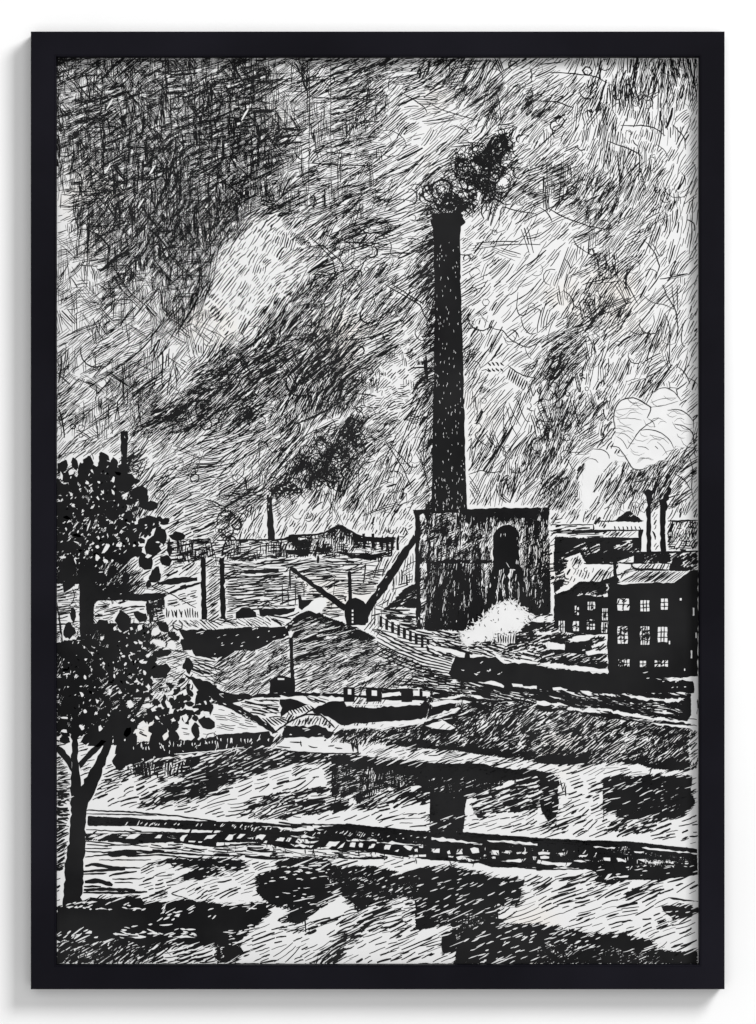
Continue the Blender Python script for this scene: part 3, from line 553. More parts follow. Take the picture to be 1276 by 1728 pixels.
for p in (((360, 360), (440, 250), (540, 170), (540, 195), (450, 290), (380, 360)), ((570, 250), (650, 180), (695, 150), (690, 180), (620, 240)), ((40, 1540), (100, 1460), (190, 1440), (200, 1500), (120, 1545)), ((120, 640), (240, 560), (260, 620), (170, 700), (80, 720))):
    fleck('hatched_sky', Q(3, 1, *p), 46, 48, 15, 2.0, False, jit=10)
for p in (((240, 1660), (300, 1600), (430, 1540), (430, 1610), (330, 1680), (250, 1700)), ((300, 140), (330, 60), (400, 30), (430, 50), (380, 130), (330, 150))):
    fleck('hatched_sky', Q(2, 0, *p), 40, 40 if p[0][1] > 500 else 65, 16, 2.0, False, jit=8)

for x, y in ((405, 350), (385, 845), (730, 850), (640, 1110)):
    q = Q(0, 0, (x, y))[0]; line('hatched_sky', [(q[0] - 5, q[1] + 8), (q[0] + 5, q[1] - 8)], 3.2, True)
q = Q(1, 0, (215, 430))[0]; line('hatched_sky', [(q[0] - 6, q[1] + 10), (q[0] + 6, q[1] - 9)], 3, True)
# ---- great chimney
Ch = 'drawn_chimney'
chim = Q(2, 0, (415, 1190), (440, 1183), (640, 1180), (660, 1200), (655, 1215), (678, 1250), (672, 1262), (642, 1285), (636, 1350), (640, 1728)) + Q(2, 1, (640, 0), (648, 250), (656, 450), (662, 800), (664, 940), (670, 960), (668, 1090), (672, 1300), (680, 1500), (692, 1728), (690, 1745), (412, 1745), (415, 1700), (422, 1500), (424, 1260), (428, 1000), (436, 700), (438, 300), (440, 0)) + Q(2, 0, (438, 1728), (434, 1450), (428, 1300), (412, 1260), (408, 1235), (425, 1225))
solid(Ch, chim, .6)
for k in range(230):
    py = 395 + rng.beta(1.25, .9) * 465
    lane = rng.choice([.12, .2, .32, .42, .5, .58, .72, .8, .9]) + rng.normal(0, .025)
    xl = np.interp(py, [395, 480, 690, 855], [732, 733.5, 731, 728]); xr = np.interp(py, [395, 480, 690, 855], [776.5, 777, 783, 788])
    if (py // 37) % 5 == 0 and rng.random() < .6: continue
    dashes(Ch, np.array([xl + (xr - xl) * lane]), np.array([py]), np.array([90 + rng.normal(0, 6)]), np.array([rng.uniform(1.8, 5.0)]), np.array([rng.uniform(.4, .85)]), True)

# ---- crane
Cr = 'drawn_crane'
whiten('drawn_smoke', Q(1, 2, (640, 770), (700, 720), (760, 670), (830, 670), (840, 720), (800, 770), (720, 765)), 2)
solid(Cr, Q(1, 2, (552, 425), (576, 428), (770, 570), (985, 715), (972, 765), (840, 668), (700, 560), (560, 452)), .8, (1, 140, 4, 1.2))
line(Cr, Q(1, 2, (557, 440), (560, 600)), 3); line(Cr, Q(1, 2, (555, 430), (520, 470)), 2)
solid(Cr, Q(1, 2, (1000, 465), (1010, 458), (1025, 465), (1028, 570), (1032, 690), (1003, 690)), .5)
solid(Cr, Q(1, 2, (975, 720), (1000, 682), (1060, 662), (1120, 690), (1150, 730), (1162, 800), (1135, 872), (990, 872), (975, 800)), .8)
for y in (755, 785, 815, 840): whiten(Cr, Q(1, 2, (1030, y), (1042, y), (1042, y + 16), (1030, y + 16)), .3)
solid(Cr, Q(1, 2, (1130, 720), (1221, 595)) + Q(2, 2, (0, 575), (150, 370), (280, 180), (300, 235), (180, 430), (60, 620), (0, 690)) + Q(1, 2, (1221, 700), (1165, 800)), .8, (1.5, 55, 4, 1.2))
line(Cr, Q(1, 2, (1150, 800), (1160, 850), (1130, 862)), 2.5); line(Cr, Q(1, 2, (975, 668), (985, 690)), 3)
for k in range(7): line(Cr, Q(1, 2, (600 + k * 42, 500 + k * 27 + 25 * (k % 2)), (612 + k * 42, 520 + k * 27 + 25 * (k % 2))), 1.8)

# ---- river, railway embankment and reflections
Rv = 'drawn_river'
sheet_low = Q(0, 3, (-10, 80), (570, 60), (1221, 60)) + Q(1, 3, (430, 90), (880, 110)) + Q(2, 3, (0, 60), (640, 110), (1221, 200)) + Q(3, 3, (1230, 260), (1230, 1728)) + Q(0, 3, (-10, 1728))
region(Rv, sheet_low, .05, 20, L=28, w=2.0, n=.7)
region(Rv, Q(0, 3, (-5, 0), (400, 0), (380, 170), (240, 480), (-5, 540)), .36, 16, L=24, w=1.8)
region(Rv, Q(0, 3, (-5, 340), (105, 320), (105, 480), (-5, 500)), .62, 6, L=24, w=1.8)
region(Rv, Q(0, 3, (400, 180), (600, 220), (560, 330), (380, 440), (250, 500), (340, 320)), .38, 24, L=28, w=2.1)
region(Rv, Q(0, 3, (590, 190), (1110, 165), (1050, 270), (780, 310), (590, 290)), .72, 88, L=13, w=2.2, x=.5, xa=(14,))
region(Rv, Q(0, 3, (1050, 270), (1221, 130)) + Q(1, 3, (0, 110), (430, 85), (870, 128), (840, 190), (600, 190), (300, 270), (0, 390)) + Q(0, 3, (1221, 440), (1000, 480), (640, 530), (800, 400), (960, 330)), .58, 22, L=30, w=2.6, n=.3)
region(Rv, Q(0, 3, (1000, 380), (1100, 340), (1135, 440), (1060, 490), (1000, 450)), .86, 20, L=14, w=2.3, x=.3, xa=(88,))
region(Rv, Q(0, 3, (620, 450), (1000, 340), (1000, 380), (800, 450), (640, 500)), .45, 20, L=30, w=2.4)
region(Rv, Q(1, 3, (150, 600), (230, 490), (500, 410), (760, 370), (880, 400), (1060, 450), (1000, 560), (700, 600), (420, 640)), .46, 22, L=30, w=2.5, n=.3)
region(Rv, Q(1, 3, (880, 145), (1060, 140), (1221, 170)) + Q(2, 3, (0, 180), (250, 187), (500, 207), (820, 208), (1000, 250), (1221, 257)) + Q(3, 3, (0, 262), (100, 280), (162, 312), (155, 560), (130, 655), (95, 650), (40, 560), (0, 400)) + Q(2, 3, (1221, 400), (900, 420), (725, 430), (675, 480), (660, 725), (412, 725), (410, 470), (300, 440), (140, 430), (0, 490)) + Q(1, 3, (1221, 520), (1090, 530), (1050, 450), (880, 440)), .93, 22, L=24, w=2.4, x=.10, xa=(88,), n=.05, soft=1)
region(Rv, Q(1, 3, (880, 145), (1200, 170)) + Q(2, 3, (250, 190), (250, 380), (0, 480)) + Q(1, 3, (1221, 520), (1090, 530), (1050, 450), (880, 440)), .88, 84, L=16, w=1.9, x=.5, xa=(18,), n=.06)
region(Rv, Q(2, 3, (0, 400), (300, 350), (410, 440), (410, 500), (280, 520), (0, 560)) + Q(1, 3, (1050, 540), (1100, 490)), .42, 25, L=24, w=2.5)
region(Rv, Q(2, 3, (690, 470), (900, 350), (1221, 290)) + Q(3, 3, (60, 420), (0, 560)) + Q(2, 3, (1221, 590), (900, 560), (760, 640)), .40, 20, L=28, w=2.7, n=.3)
region(Rv, Q(3, 3, (505, 322), (600, 300), (900, 305), (1185, 298), (1175, 420), (1210, 500), (1110, 600), (900, 640), (720, 720), (560, 700), (620, 600), (510, 570)), .87, 22, L=28, w=2.5, n=.06)
solid(Rv, Q(3, 3, (505, 322), (630, 300), (650, 380), (800, 360), (900, 420), (780, 500), (600, 520), (512, 545)), 2, (4, 22, 12, 1.4))
solid(Rv, Q(3, 3, (40, 290), (110, 285), (162, 318), (155, 470), (150, 560), (130, 650), (100, 560), (70, 420)), 1.5, (3, 22, 8, 1.4))
solid(Rv, Q(2, 3, (415, 600), (660, 560), (665, 700), (415, 700)), 1.5, (7, 24, 10, 1.5))
region(Rv, Q(3, 3, (560, 640), (760, 600), (960, 620), (850, 740), (560, 720)), .48, 22, L=26, w=2.8)
whiten(Rv, Q(1, 3, (435, 78), (480, 48), (530, 26), (700, 12), (800, 24), (870, 48), (1000, 45), (1030, 70), (1060, 122), (870, 122), (600, 108)), .8)
for p in (((560, 38), (650, 40)), ((640, 25), (645, 70)), ((700, 65), (740, 85), (770, 78)), ((850, 70), (900, 60)), ((900, 80), (960, 88)), ((460, 70), (560, 80))): line(Rv, Q(1, 3, *p), 2, top=True)
for p in (((1030, 20), (1040, 110)), ((1070, 10), (1078, 130)), ((1045, 60), (1070, 90)), ((1100, 20), (1095, 60)), ((1140, 15), (1130, 50)), ((1180, 10), (1165, 40))): line(Rv, Q(1, 3, *p), 3, top=True)
line(Rv, Q(1, 3, (430, 92), (600, 110), (870, 125), (1060, 122)), 2.2, top=True)
band = Q(1, 3, (1080, 90), (1221, 60)) + Q(2, 3, (0, 50), (90, 72), (250, 98), (600, 108), (690, 160), (1080, 182), (1221, 202)) + Q(3, 3, (100, 222), (550, 210), (750, 202), (930, 252), (1200, 262), (1195, 290), (920, 300), (640, 295), (400, 300), (160, 305), (100, 275), (0, 255)) + Q(2, 3, (1221, 250), (900, 238), (820, 205), (500, 202), (250, 182), (0, 178)) + Q(1, 3, (1221, 165), (1090, 140))
region(Rv, band, .10, 20, L=30, w=1.3)
# embankment with its rail, bridge openings and posts
Rw = 'drawn_railway'
region(Rw, Q(0, 3, (215, 560), (1221, 640)) + Q(1, 3, (740, 660), (1221, 690)) + Q(2, 3, (640, 730), (1221, 772)) + Q(3, 3, (370, 798), (1230, 862), (1230, 1060), (900, 1090), (500, 1085), (420, 1010), (200, 990), (0, 1020)) + Q(2, 3, (1221, 1000), (860, 990), (400, 935), (0, 930)) + Q(1, 3, (700, 930), (0, 930)) + Q(0, 3, (760, 900), (215, 880)), .30, 176, L=34, w=2.0, n=.2)
region(Rw, Q(0, 3, (238, 606), (600, 628), (1221, 650)) + Q(1, 3, (330, 655), (740, 700), (1000, 665), (1221, 690)) + Q(2, 3, (400, 728), (640, 728), (900, 750), (1221, 775)) + Q(3, 3, (370, 795), (700, 800), (1225, 860), (1225, 1050), (900, 1088), (520, 1080), (420, 1010), (200, 990), (0, 1018)) + Q(2, 3, (1221, 990), (880, 992), (780, 955), (400, 932), (0, 880)) + Q(1, 3, (1221, 870), (900, 850), (560, 850), (330, 800), (0, 800)) + Q(0, 3, (1221, 840), (900, 800), (600, 815), (420, 795), (560, 745), (900, 735), (1221, 735)) + Q(1, 3, (60, 715), (0, 710)) + Q(0, 3, (1000, 702), (600, 674), (240, 672)), .86, 174, L=20, w=1.7, x=.12, xa=(60, 88), n=.12)
for p, w in ((Q(0, 3, (238, 610), (600, 632), (1221, 654)) + Q(1, 3, (330, 660), (740, 702)), 3.6), (Q(1, 3, (740, 668), (1000, 668), (1221, 694)) + Q(2, 3, (400, 732), (640, 732), (900, 754), (1221, 778)) + Q(3, 3, (370, 798), (700, 803), (1221, 862)), 3.6), (Q(0, 3, (240, 668), (600, 672), (1000, 700)) + Q(1, 3, (0, 706), (400, 735), (900, 775), (1221, 790)) + Q(2, 3, (400, 815), (800, 850), (1221, 872)) + Q(3, 3, (400, 890), (1221, 945)), 3.0), (Q(0, 3, (230, 738), (600, 738), (1221, 737)) + Q(1, 3, (400, 738), (600, 756)), 2.6), (Q(0, 3, (900, 798), (1221, 838)) + Q(1, 3, (330, 802), (560, 850), (900, 850), (1221, 868)) + Q(2, 3, (0, 880), (400, 930), (780, 953)) + Q(3, 3, (0, 1010), (420, 1005)), 3.2)):
    line(Rw, p, w)
solid(Rw, Q(3, 3, (420, 960), (900, 985), (1228, 960), (1228, 1048), (900, 1085), (520, 1078), (430, 1010)), 1.6, (4, 10, 8, 1.5))
for p, w in ((((225, 558), (560, 570), (890, 600), (1221, 640)), 3), (((225, 585), (560, 590), (760, 598)), 2.2), (((225, 706), (560, 722), (900, 728), (1221, 735)), 2.2), (((215, 870), (400, 880), (560, 862), (800, 880), (1221, 905)), 3.4), (((215, 915), (400, 895), (700, 905)), 3), (((215, 850), (420, 850)), 2.2), (((540, 912), (800, 895), (1000, 925), (1221, 935)), 3), (((320, 935), (560, 938), (720, 935)), 2.2), (((350, 830), (560, 820), (700, 832)), 2.4)):
    line(Rw, Q(0, 3, *p), w)
solid(Rw, Q(0, 3, (350, 900), (420, 872), (560, 862), (750, 884), (540, 912), (420, 915)), 1.2)
region(Rw, Q(0, 3, (215, 735), (560, 735), (430, 800), (215, 790)), .62, 30, L=16, w=2.4)
for p in (((280, 775), (400, 732), (425, 735), (320, 780)), ((525, 775), (570, 742), (640, 740), (590, 775)), ((745, 770), (775, 745), (805, 745), (790, 770)), ((940, 770), (960, 750), (1000, 742), (975, 770), (965, 795), (945, 790)), ((1120, 785), (1150, 750), (1221, 740), (1180, 775)), ((1005, 790), (1060, 792), (1050, 802), (1005, 800)), ((1080, 795), (1110, 795), (1105, 805), (1080, 805)), ((240, 765), (270, 745), (330, 738), (290, 760))):
    whiten(Rw, Q(0, 3, *p), 1.0)
for p in (((62, 780), (95, 742), (150, 735), (118, 780)), ((150, 772), (180, 738), (220, 740), (180, 772)), ((230, 770), (280, 765), (275, 778)), ((290, 782), (310, 750), (375, 748), (345, 785)), ((370, 790), (385, 790), (380, 808), (355, 806)), ((445, 790), (490, 765), (520, 768), (505, 795)), ((525, 792), (550, 765), (572, 768), (552, 798)), ((600, 800), (620, 772), (690, 780), (700, 795), (780, 790), (740, 808)), ((560, 815), (640, 812), (740, 825), (720, 845), (600, 838)), ((830, 830), (860, 795), (940, 795), (905, 832)), ((1012, 835), (1030, 802), (1060, 805), (1052, 840)), ((1085, 838), (1092, 805), (1118, 810), (1110, 840)), ((1155, 850), (1175, 818), (1210, 818), (1195, 842)), ((920, 850), (980, 800), (960, 840)), ((985, 782), (1221, 785), (1221, 796), (1000, 794)), ((515, 708), (560, 700), (740, 690), (740, 710), (650, 715)), ((340, 678), (560, 690), (640, 700), (520, 702)), ((745, 692), (820, 705), (780, 712)), ((560, 752), (700, 755), (780, 770), (640, 765)), ((780, 840), (880, 830), (850, 852), (760, 850)), ((360, 835), (420, 822), (500, 850), (400, 846))):
    whiten(Rw, Q(1, 3, *p), 1.0)
for p in (((418, 762), (560, 775), (808, 812), (800, 822), (600, 800), (418, 784)), ((840, 786), (1000, 790), (1225, 812), (1225, 828), (1000, 806), (860, 798)), ((55, 855), (65, 822), (110, 822), (95, 858)), ((200, 830), (240, 828), (275, 838), (255, 865), (235, 858)), ((288, 855), (310, 850), (312, 875), (290, 872)), ((320, 832), (355, 835), (350, 845), (325, 842)), ((422, 852), (480, 850), (478, 882), (430, 880)), ((535, 875), (555, 862), (562, 890), (545, 895)), ((605, 892), (618, 855), (652, 852), (655, 892)), ((712, 850), (775, 848), (782, 880), (730, 888)), ((878, 862), (930, 864), (932, 902), (875, 895)), ((950, 878), (1000, 870), (1000, 888)), ((1065, 880), (1135, 878), (1130, 895), (1070, 892)), ((1190, 910), (1210, 910), (1212, 940), (1195, 935)), ((605, 915), (640, 905), (710, 912), (640, 918), (785, 938), (620, 936)), ((945, 945), (1140, 925), (1120, 945), (1000, 952)), ((885, 910), (905, 912), (905, 928), (882, 926)), ((130, 870), (170, 855), (160, 875)), ((820, 895), (835, 900), (830, 910), (815, 908)), ((545, 905), (585, 908), (580, 918), (548, 915)), ((0, 800), (200, 812), (360, 828), (200, 822), (0, 810)), ((240, 905), (375, 895), (375, 912), (260, 916))):
    whiten(Rw, Q(2, 3, *p), 1.0)
for p in (((10, 880), (100, 880), (95, 895), (15, 898)), ((25, 910), (95, 912), (92, 925), (30, 928)), ((10, 935), (90, 950), (268, 958), (245, 980), (80, 975), (0, 960)), ((165, 885), (215, 880), (215, 900), (180, 900)), ((325, 900), (375, 900), (375, 912), (330, 912)), ((510, 918), (560, 920), (560, 945), (515, 940)), ((610, 920), (640, 925), (685, 945), (680, 955), (620, 950)), ((768, 932), (822, 930), (822, 955), (800, 945)), ((850, 950), (925, 950), (920, 962), (850, 962)), ((985, 942), (1000, 945), (998, 960), (985, 958)), ((280, 945), (400, 945), (340, 955)), ((430, 835), (600, 842), (590, 852), (450, 845)), ((800, 842), (900, 848), (1225, 885), (1225, 895), (1000, 870), (850, 858)), ((740, 870), (820, 872), (800, 885), (750, 882)), ((1020, 955), (1045, 958), (1040, 966), (1022, 965)), ((515, 1085), (545, 1045), (575, 1040), (540, 1080)), ((610, 1055), (700, 1055), (695, 1068), (610, 1066)), ((1030, 985), (1045, 980), (1045, 995))):
    whiten(Rw, Q(3, 3, *p), 1.0)
fleck(Rw, Q(0, 3, (440, 645), (1000, 662), (1221, 670), (1221, 690), (800, 672), (440, 658)), 26, 45, 4.5, 1.5)
fleck(Rw, Q(1, 3, (0, 668), (400, 680), (760, 720), (1100, 725), (1221, 742), (1221, 755), (760, 745), (400, 712), (0, 690)), 22, 45, 4.5, 1.4)
fleck(Rw, Q(2, 3, (0, 720), (400, 755), (400, 790), (0, 775)), 12, 20, 5, 1.3)
fleck(Rw, Q(2, 3, (820, 820), (1221, 850), (1221, 930), (820, 880)), 8, 88, 4, 1.3); fleck(Rw, Q(3, 3, (0, 840), (480, 880), (480, 930), (0, 880)), 9, 60, 4, 1.5); fleck(Rw, Q(3, 3, (560, 900), (1040, 950), (1040, 965), (560, 950)), 9, 88, 5, 1.4); fleck(Rw, Q(3, 3, (640, 980), (780, 985), (760, 1015), (660, 1010)), 20, 50, 6, 1.5)
for c_, y0_, y1_, n in ((1, 735, 860, 7), (2, 830, 945, 8), (3, 870, 985, 7)):
    fleck(Rw, Q(c_, 3, (0, y0_), (1221, y0_ + 45), (1221, y1_ + 45), (0, y1_)), n, 70, 7, 1.5, False, .00045, jit=30)
fleck(Rw, Q(1, 3, (0, 690), (1221, 750), (1221, 790), (0, 730)), 8, 176, 16, 1.3, False, .00045)
fleck(Rw, Q(2, 3, (0, 760), (1221, 800), (1221, 840), (0, 800)), 6, 174, 16, 1.2, False, .00045)
region(Rw, Q(0, 3, (-5, 540), (105, 550), (100, 720), (60, 1000), (-5, 1030)), .55, 30, L=20, w=2.2)
region(Rw, Q(0, 3, (-5, 530), (105, 540), (105, 690), (-5, 690)), .52, 2, L=26, w=2.6)
# lower water with the second reflections and the near bank
region(Rv, Q(0, 3, (200, 930), (1221, 950)) + Q(1, 3, (0, 940), (330, 1040), (300, 1180), (0, 1250)) + Q(0, 3, (1221, 1260), (200, 1260)), .15, 18, L=22, w=1.8, n=.6)
for p, w in ((((215, 985), (280, 968), (390, 990), (510, 1000)), 6), (((195, 1025), (350, 1015), (520, 1008)), 5), (((195, 1045), (380, 1040)), 3), (((215, 1105), (290, 1092), (360, 1108), (425, 1130)), 8), (((205, 1140), (340, 1140)), 3.4), (((205, 1165), (350, 1160), (600, 1168)), 6), (((205, 1185), (500, 1190), (640, 1180)), 4), (((400, 1060), (440, 1045), (610, 1025)), 4), (((420, 1085), (560, 1078), (620, 1082)), 3), (((390, 990), (640, 1000)), 3), (((440, 1110), (580, 1112)), 2.4), (((735, 1065), (800, 1030), (830, 1028)), 2), (((760, 1060), (880, 1055)), 1.8), (((480, 1190), (690, 1178)), 4), (((1000, 1230), (860, 1195), (980, 1150)), 2)):
    line(Rv, Q(0, 3, *p), w)
solid(Rv, Q(0, 3, (905, 1092), (980, 1050), (1030, 1012), (1221, 1010)) + Q(1, 3, (0, 1010), (60, 1040), (0, 1060)) + Q(0, 3, (1221, 1070), (1180, 1060), (1040, 1085)), 1.6, (7, 20, 8, 1.6))
solid(Rv, Q(0, 3, (720, 960), (820, 935), (960, 930), (1221, 940)) + Q(1, 3, (0, 920), (150, 925), (240, 960), (200, 1000), (60, 1000), (0, 985)) + Q(0, 3, (1221, 985), (980, 990)), 1.5, (6, 10, 8, 1.6))
region(Rv, Q(0, 3, (-5, 1540), (300, 1530), (850, 1540), (1080, 1600), (1221, 1590)) + Q(1, 3, (200, 1500), (120, 1728)) + Q(0, 3, (-5, 1728)), .60, 30, L=28, w=2.7, n=.3)
region(Rv, Q(0, 3, (640, 1728), (860, 1590), (1080, 1600), (1221, 1610), (1221, 1728)), .28, 22, L=28, w=2.2, n=.3)
near = Q(0, 3, (-5, 1300), (60, 1290), (180, 1275), (260, 1222), (360, 1232), (480, 1232), (560, 1212), (640, 1225), (700, 1252), (860, 1262), (960, 1235), (1100, 1255), (1221, 1268)) + Q(1, 3, (100, 1285), (380, 1260), (420, 1330), (330, 1410), (210, 1500), (150, 1600), (240, 1640), (150, 1700), (30, 1700), (60, 1600), (0, 1580)) + Q(0, 3, (1221, 1585), (1080, 1600), (950, 1592), (880, 1560), (780, 1560), (700, 1600), (560, 1560), (300, 1548), (150, 1560), (-5, 1545))
solid(Rv, near, 2.0)
for box, n, a, L in (((0, 1255, 700, 1315), 9, 10, 7), ((440, 1420, 880, 1540), 9, 5, 10), ((770, 1290, 1221, 1400), 8, 30, 9), ((0, 1470, 300, 1545), 10, 30, 8), ((860, 1430, 1060, 1530), 14, 5, 10), ((280, 1425, 340, 1450), 12, 3, 10)):
    x0_, y0_, x1_, y1_ = box
    fleck(Rv, Q(0, 3, (x0_, y0_), (x1_, y0_), (x1_, y1_), (x0_, y1_)), n, a, L, 2.2, jit=14)
for p in (((215, 1498), (250, 1475), (268, 1480), (265, 1498)), ((895, 1365), (920, 1348), (942, 1348), (930, 1372)), ((220, 1262), (270, 1250), (310, 1255), (260, 1268)), ((130, 1300), (155, 1285), (158, 1305)), ((520, 1310), (600, 1300), (690, 1318), (600, 1312)), ((540, 1525), (640, 1520), (680, 1528), (600, 1535)), ((880, 1530), (960, 1515), (1060, 1530), (980, 1528)), ((300, 1312), (340, 1300), (390, 1315))):
    whiten(Rv, Q(0, 3, *p), .8)
fleck(Rv, Q(1, 3, (0, 1235), (350, 1230), (340, 1310), (200, 1330), (0, 1270)), 11, 5, 9, 2.0); fleck(Rv, Q(1, 3, (40, 1390), (330, 1390), (200, 1500), (100, 1660), (40, 1600)), 9, 8, 10, 1.8)
# the dark pool of reflections
pool = Q(1, 3, (300, 1075), (345, 1042), (440, 1030), (470, 945), (560, 925), (840, 930), (920, 1000), (1221, 992)) + Q(2, 3, (0, 1000), (100, 1020), (200, 1045), (350, 1003), (560, 990), (750, 1032), (900, 1082), (1130, 1090), (1100, 1180), (1085, 1280), (940, 1300), (930, 1380), (1000, 1430), (1221, 1430)) + Q(3, 3, (120, 1450), (380, 1500), (700, 1518), (870, 1552), (900, 1602), (1010, 1642), (1230, 1642), (1230, 1735)) + Q(2, 3, (600, 1735), (600, 1625), (505, 1645), (500, 1505), (590, 1480), (560, 1420), (300, 1470), (295, 1250), (180, 1200), (0, 1330)) + Q(1, 3, (1221, 1250), (1150, 1290), (1060, 1345), (1050, 1260), (940, 1200), (880, 1210), (830, 1290), (715, 1330), (640, 1470), (560, 1460), (530, 1400), (570, 1320), (470, 1290), (380, 1260), (310, 1180))
region(Rv, pool, .92, 24, L=22, w=2.5, x=.08, xa=(88,), n=.06)
solid(Rv, Q(1, 3, (340, 1060), (480, 1010), (500, 960), (820, 960), (860, 1100), (940, 1190), (820, 1270), (700, 1310), (620, 1290), (500, 1280), (400, 1240)), 3, (4.5, 8, 8, 1.6))
fleck(Rv, Q(1, 3, (480, 980), (860, 950), (860, 1040), (480, 1050)), 16, 5, 7, 1.7)
solid(Rv, Q(2, 3, (330, 1020), (560, 1000), (740, 1040), (900, 1090), (1110, 1100), (1080, 1250), (900, 1290), (840, 1350), (560, 1330), (330, 1400), (310, 1260)), 3, (6, 24, 11, 1.5))
solid(Rv, Q(2, 3, (640, 1500), (820, 1400), (900, 1380), (1000, 1440), (1221, 1445), (1221, 1700), (800, 1728), (620, 1728), (610, 1600)), 3, (6, 24, 11, 1.6))
solid(Rv, Q(3, 3, (0, 1465), (120, 1455), (380, 1505), (700, 1522), (860, 1552), (890, 1595), (760, 1640), (400, 1600), (0, 1560)), 2, (6, 22, 9, 1.6))
solid(Rv, Q(2, 3, (500, 1510), (590, 1490), (620, 1600), (505, 1635)), 2)
fleck(Rv, Q(1, 3, (1000, 1010), (1221, 1000)) + Q(2, 3, (200, 1060), (290, 1240), (0, 1300)) + Q(1, 3, (1050, 1240)), 7, 24, 6, 1.4)
region(Rv, Q(1, 3, (460, 1380), (600, 1420), (860, 1370), (1050, 1340), (1221, 1290)) + Q(2, 3, (180, 1220), (290, 1270), (290, 1480), (0, 1500)) + Q(1, 3, (860, 1420), (690, 1520), (480, 1480)), .26, 20, L=26, w=2.2)
region(Rv, Q(1, 3, (740, 1728), (860, 1580), (1010, 1450), (1180, 1425), (1050, 1560), (900, 1720)), .55, 26, L=26, w=2.6)
for poly, n in ((Q(2, 3, (140, 1370), (290, 1300), (290, 1500), (140, 1600)), 2), (Q(2, 3, (140, 1520), (480, 1500), (480, 1700), (140, 1700)), 2.4), (Q(3, 3, (240, 1020), (760, 1020), (760, 1120), (240, 1160)), 6), (Q(3, 3, (60, 1060), (520, 1120), (460, 1300), (0, 1300)), 3.0), (Q(3, 3, (240, 1320), (460, 1360), (420, 1430), (240, 1430)), 3.5), (Q(3, 3, (570, 1290), (760, 1290), (740, 1500), (570, 1500)), 3.4), (Q(3, 3, (670, 1150), (1050, 1040), (1120, 1110), (860, 1250), (670, 1240)), 7), (Q(3, 3, (1000, 1530), (1225, 1530), (1225, 1640), (1060, 1640)), 4), (Q(1, 3, (0, 1560), (420, 1560), (420, 1728), (280, 1728)), 2.6), (Q(3, 3, (160, 360), (500, 330), (500, 620), (140, 700)), 2.2), (Q(3, 3, (60, 640), (480, 560), (480, 740), (100, 760)), 3), (Q(2, 3, (740, 560), (1221, 480), (1221, 720), (760, 700)), 1.8), (Q(2, 3, (30, 520), (400, 500), (390, 700), (30, 690)), 1.7), (Q(3, 3, (840, 660), (1200, 640), (1200, 780), (840, 790)), 2.2)):
    fleck(Rv, poly, n, 20, 24, 3.0, False, jit=4)
solid(Rv, Q(3, 3, (680, 1190), (760, 1150), (850, 1140), (790, 1190), (840, 1180), (680, 1222)), 1.4)
solid(Rv, Q(3, 3, (440, 1085), (500, 1060), (620, 1085), (690, 1095), (560, 1110), (450, 1100)), 1.4)
solid(Rv, Q(3, 3, (1000, 1222), (1100, 1232), (1230, 1250), (1230, 1258), (1040, 1240)), .8)
solid(Rv, Q(3, 3, (950, 1290), (990, 1282), (1230, 1296), (1230, 1352), (1120, 1380), (1040, 1400), (990, 1350)), 2, (6, 22, 10, 1.6))
for p, w in ((((180, 330), (200, 420)), 2.4), (((215, 350), (200, 400)), 2.2), (((222, 370), (218, 450)), 2.4)): line(Rv, Q(3, 3, *p), w)
line(Rv, Q(3, 3, (508, 330), (510, 620)), 1.8)
solid(Rv, Q(3, 3, (365, 465), (400, 440), (430, 445), (400, 465)), .8)

# ---- railing wall on the left of the river
Wl = 'drawn_bank'
solid(Wl, Q(0, 3, (560, 60), (720, 42), (1221, 0)) + Q(1, 3, (0, 0)) + Q(1, 2, (200, 1690), (400, 1680), (440, 1728)) + Q(1, 3, (430, 30), (410, 72), (200, 82), (0, 105)) + Q(0, 3, (1221, 110), (720, 165), (590, 205), (480, 230), (440, 150)), 1.2)
hx = [(x, 95 - (x - 580) * .09) for x in range(590, 1221, 22)]
for x, y in hx:
    if rng.random() < .5: whiten(Wl, Q(0, 3, (x, y - 10), (x + rng.uniform(3, 9), y - 10 + rng.uniform(-8, 6)), (x + rng.uniform(3, 10), y + rng.uniform(0, 18)), (x + rng.uniform(-4, 3), y + rng.uniform(0, 8))), .5)
for x in range(0, 430, 26):
    if rng.random() < .6: whiten(Wl, Q(1, 3, (x, rng.uniform(6, 20)), (x + rng.uniform(3, 10), rng.uniform(4, 16)), (x + rng.uniform(3, 12), 30 + rng.uniform(0, 24)), (x + rng.uniform(-4, 3), 34 + rng.uniform(-12, 14))), .5)
fleck(Wl, Q(0, 3, (580, 60), (1221, 10), (1221, 100), (600, 180)), 9, 88, 5, 1.3, jit=25)
fleck(Wl, Q(1, 3, (0, 0), (430, 0), (420, 70), (0, 105)), 9, 80, 6, 1.4, jit=20)
line(Wl, Q(0, 3, (900, 130), (1221, 105)) + Q(1, 3, (210, 75)), 1.8, True)

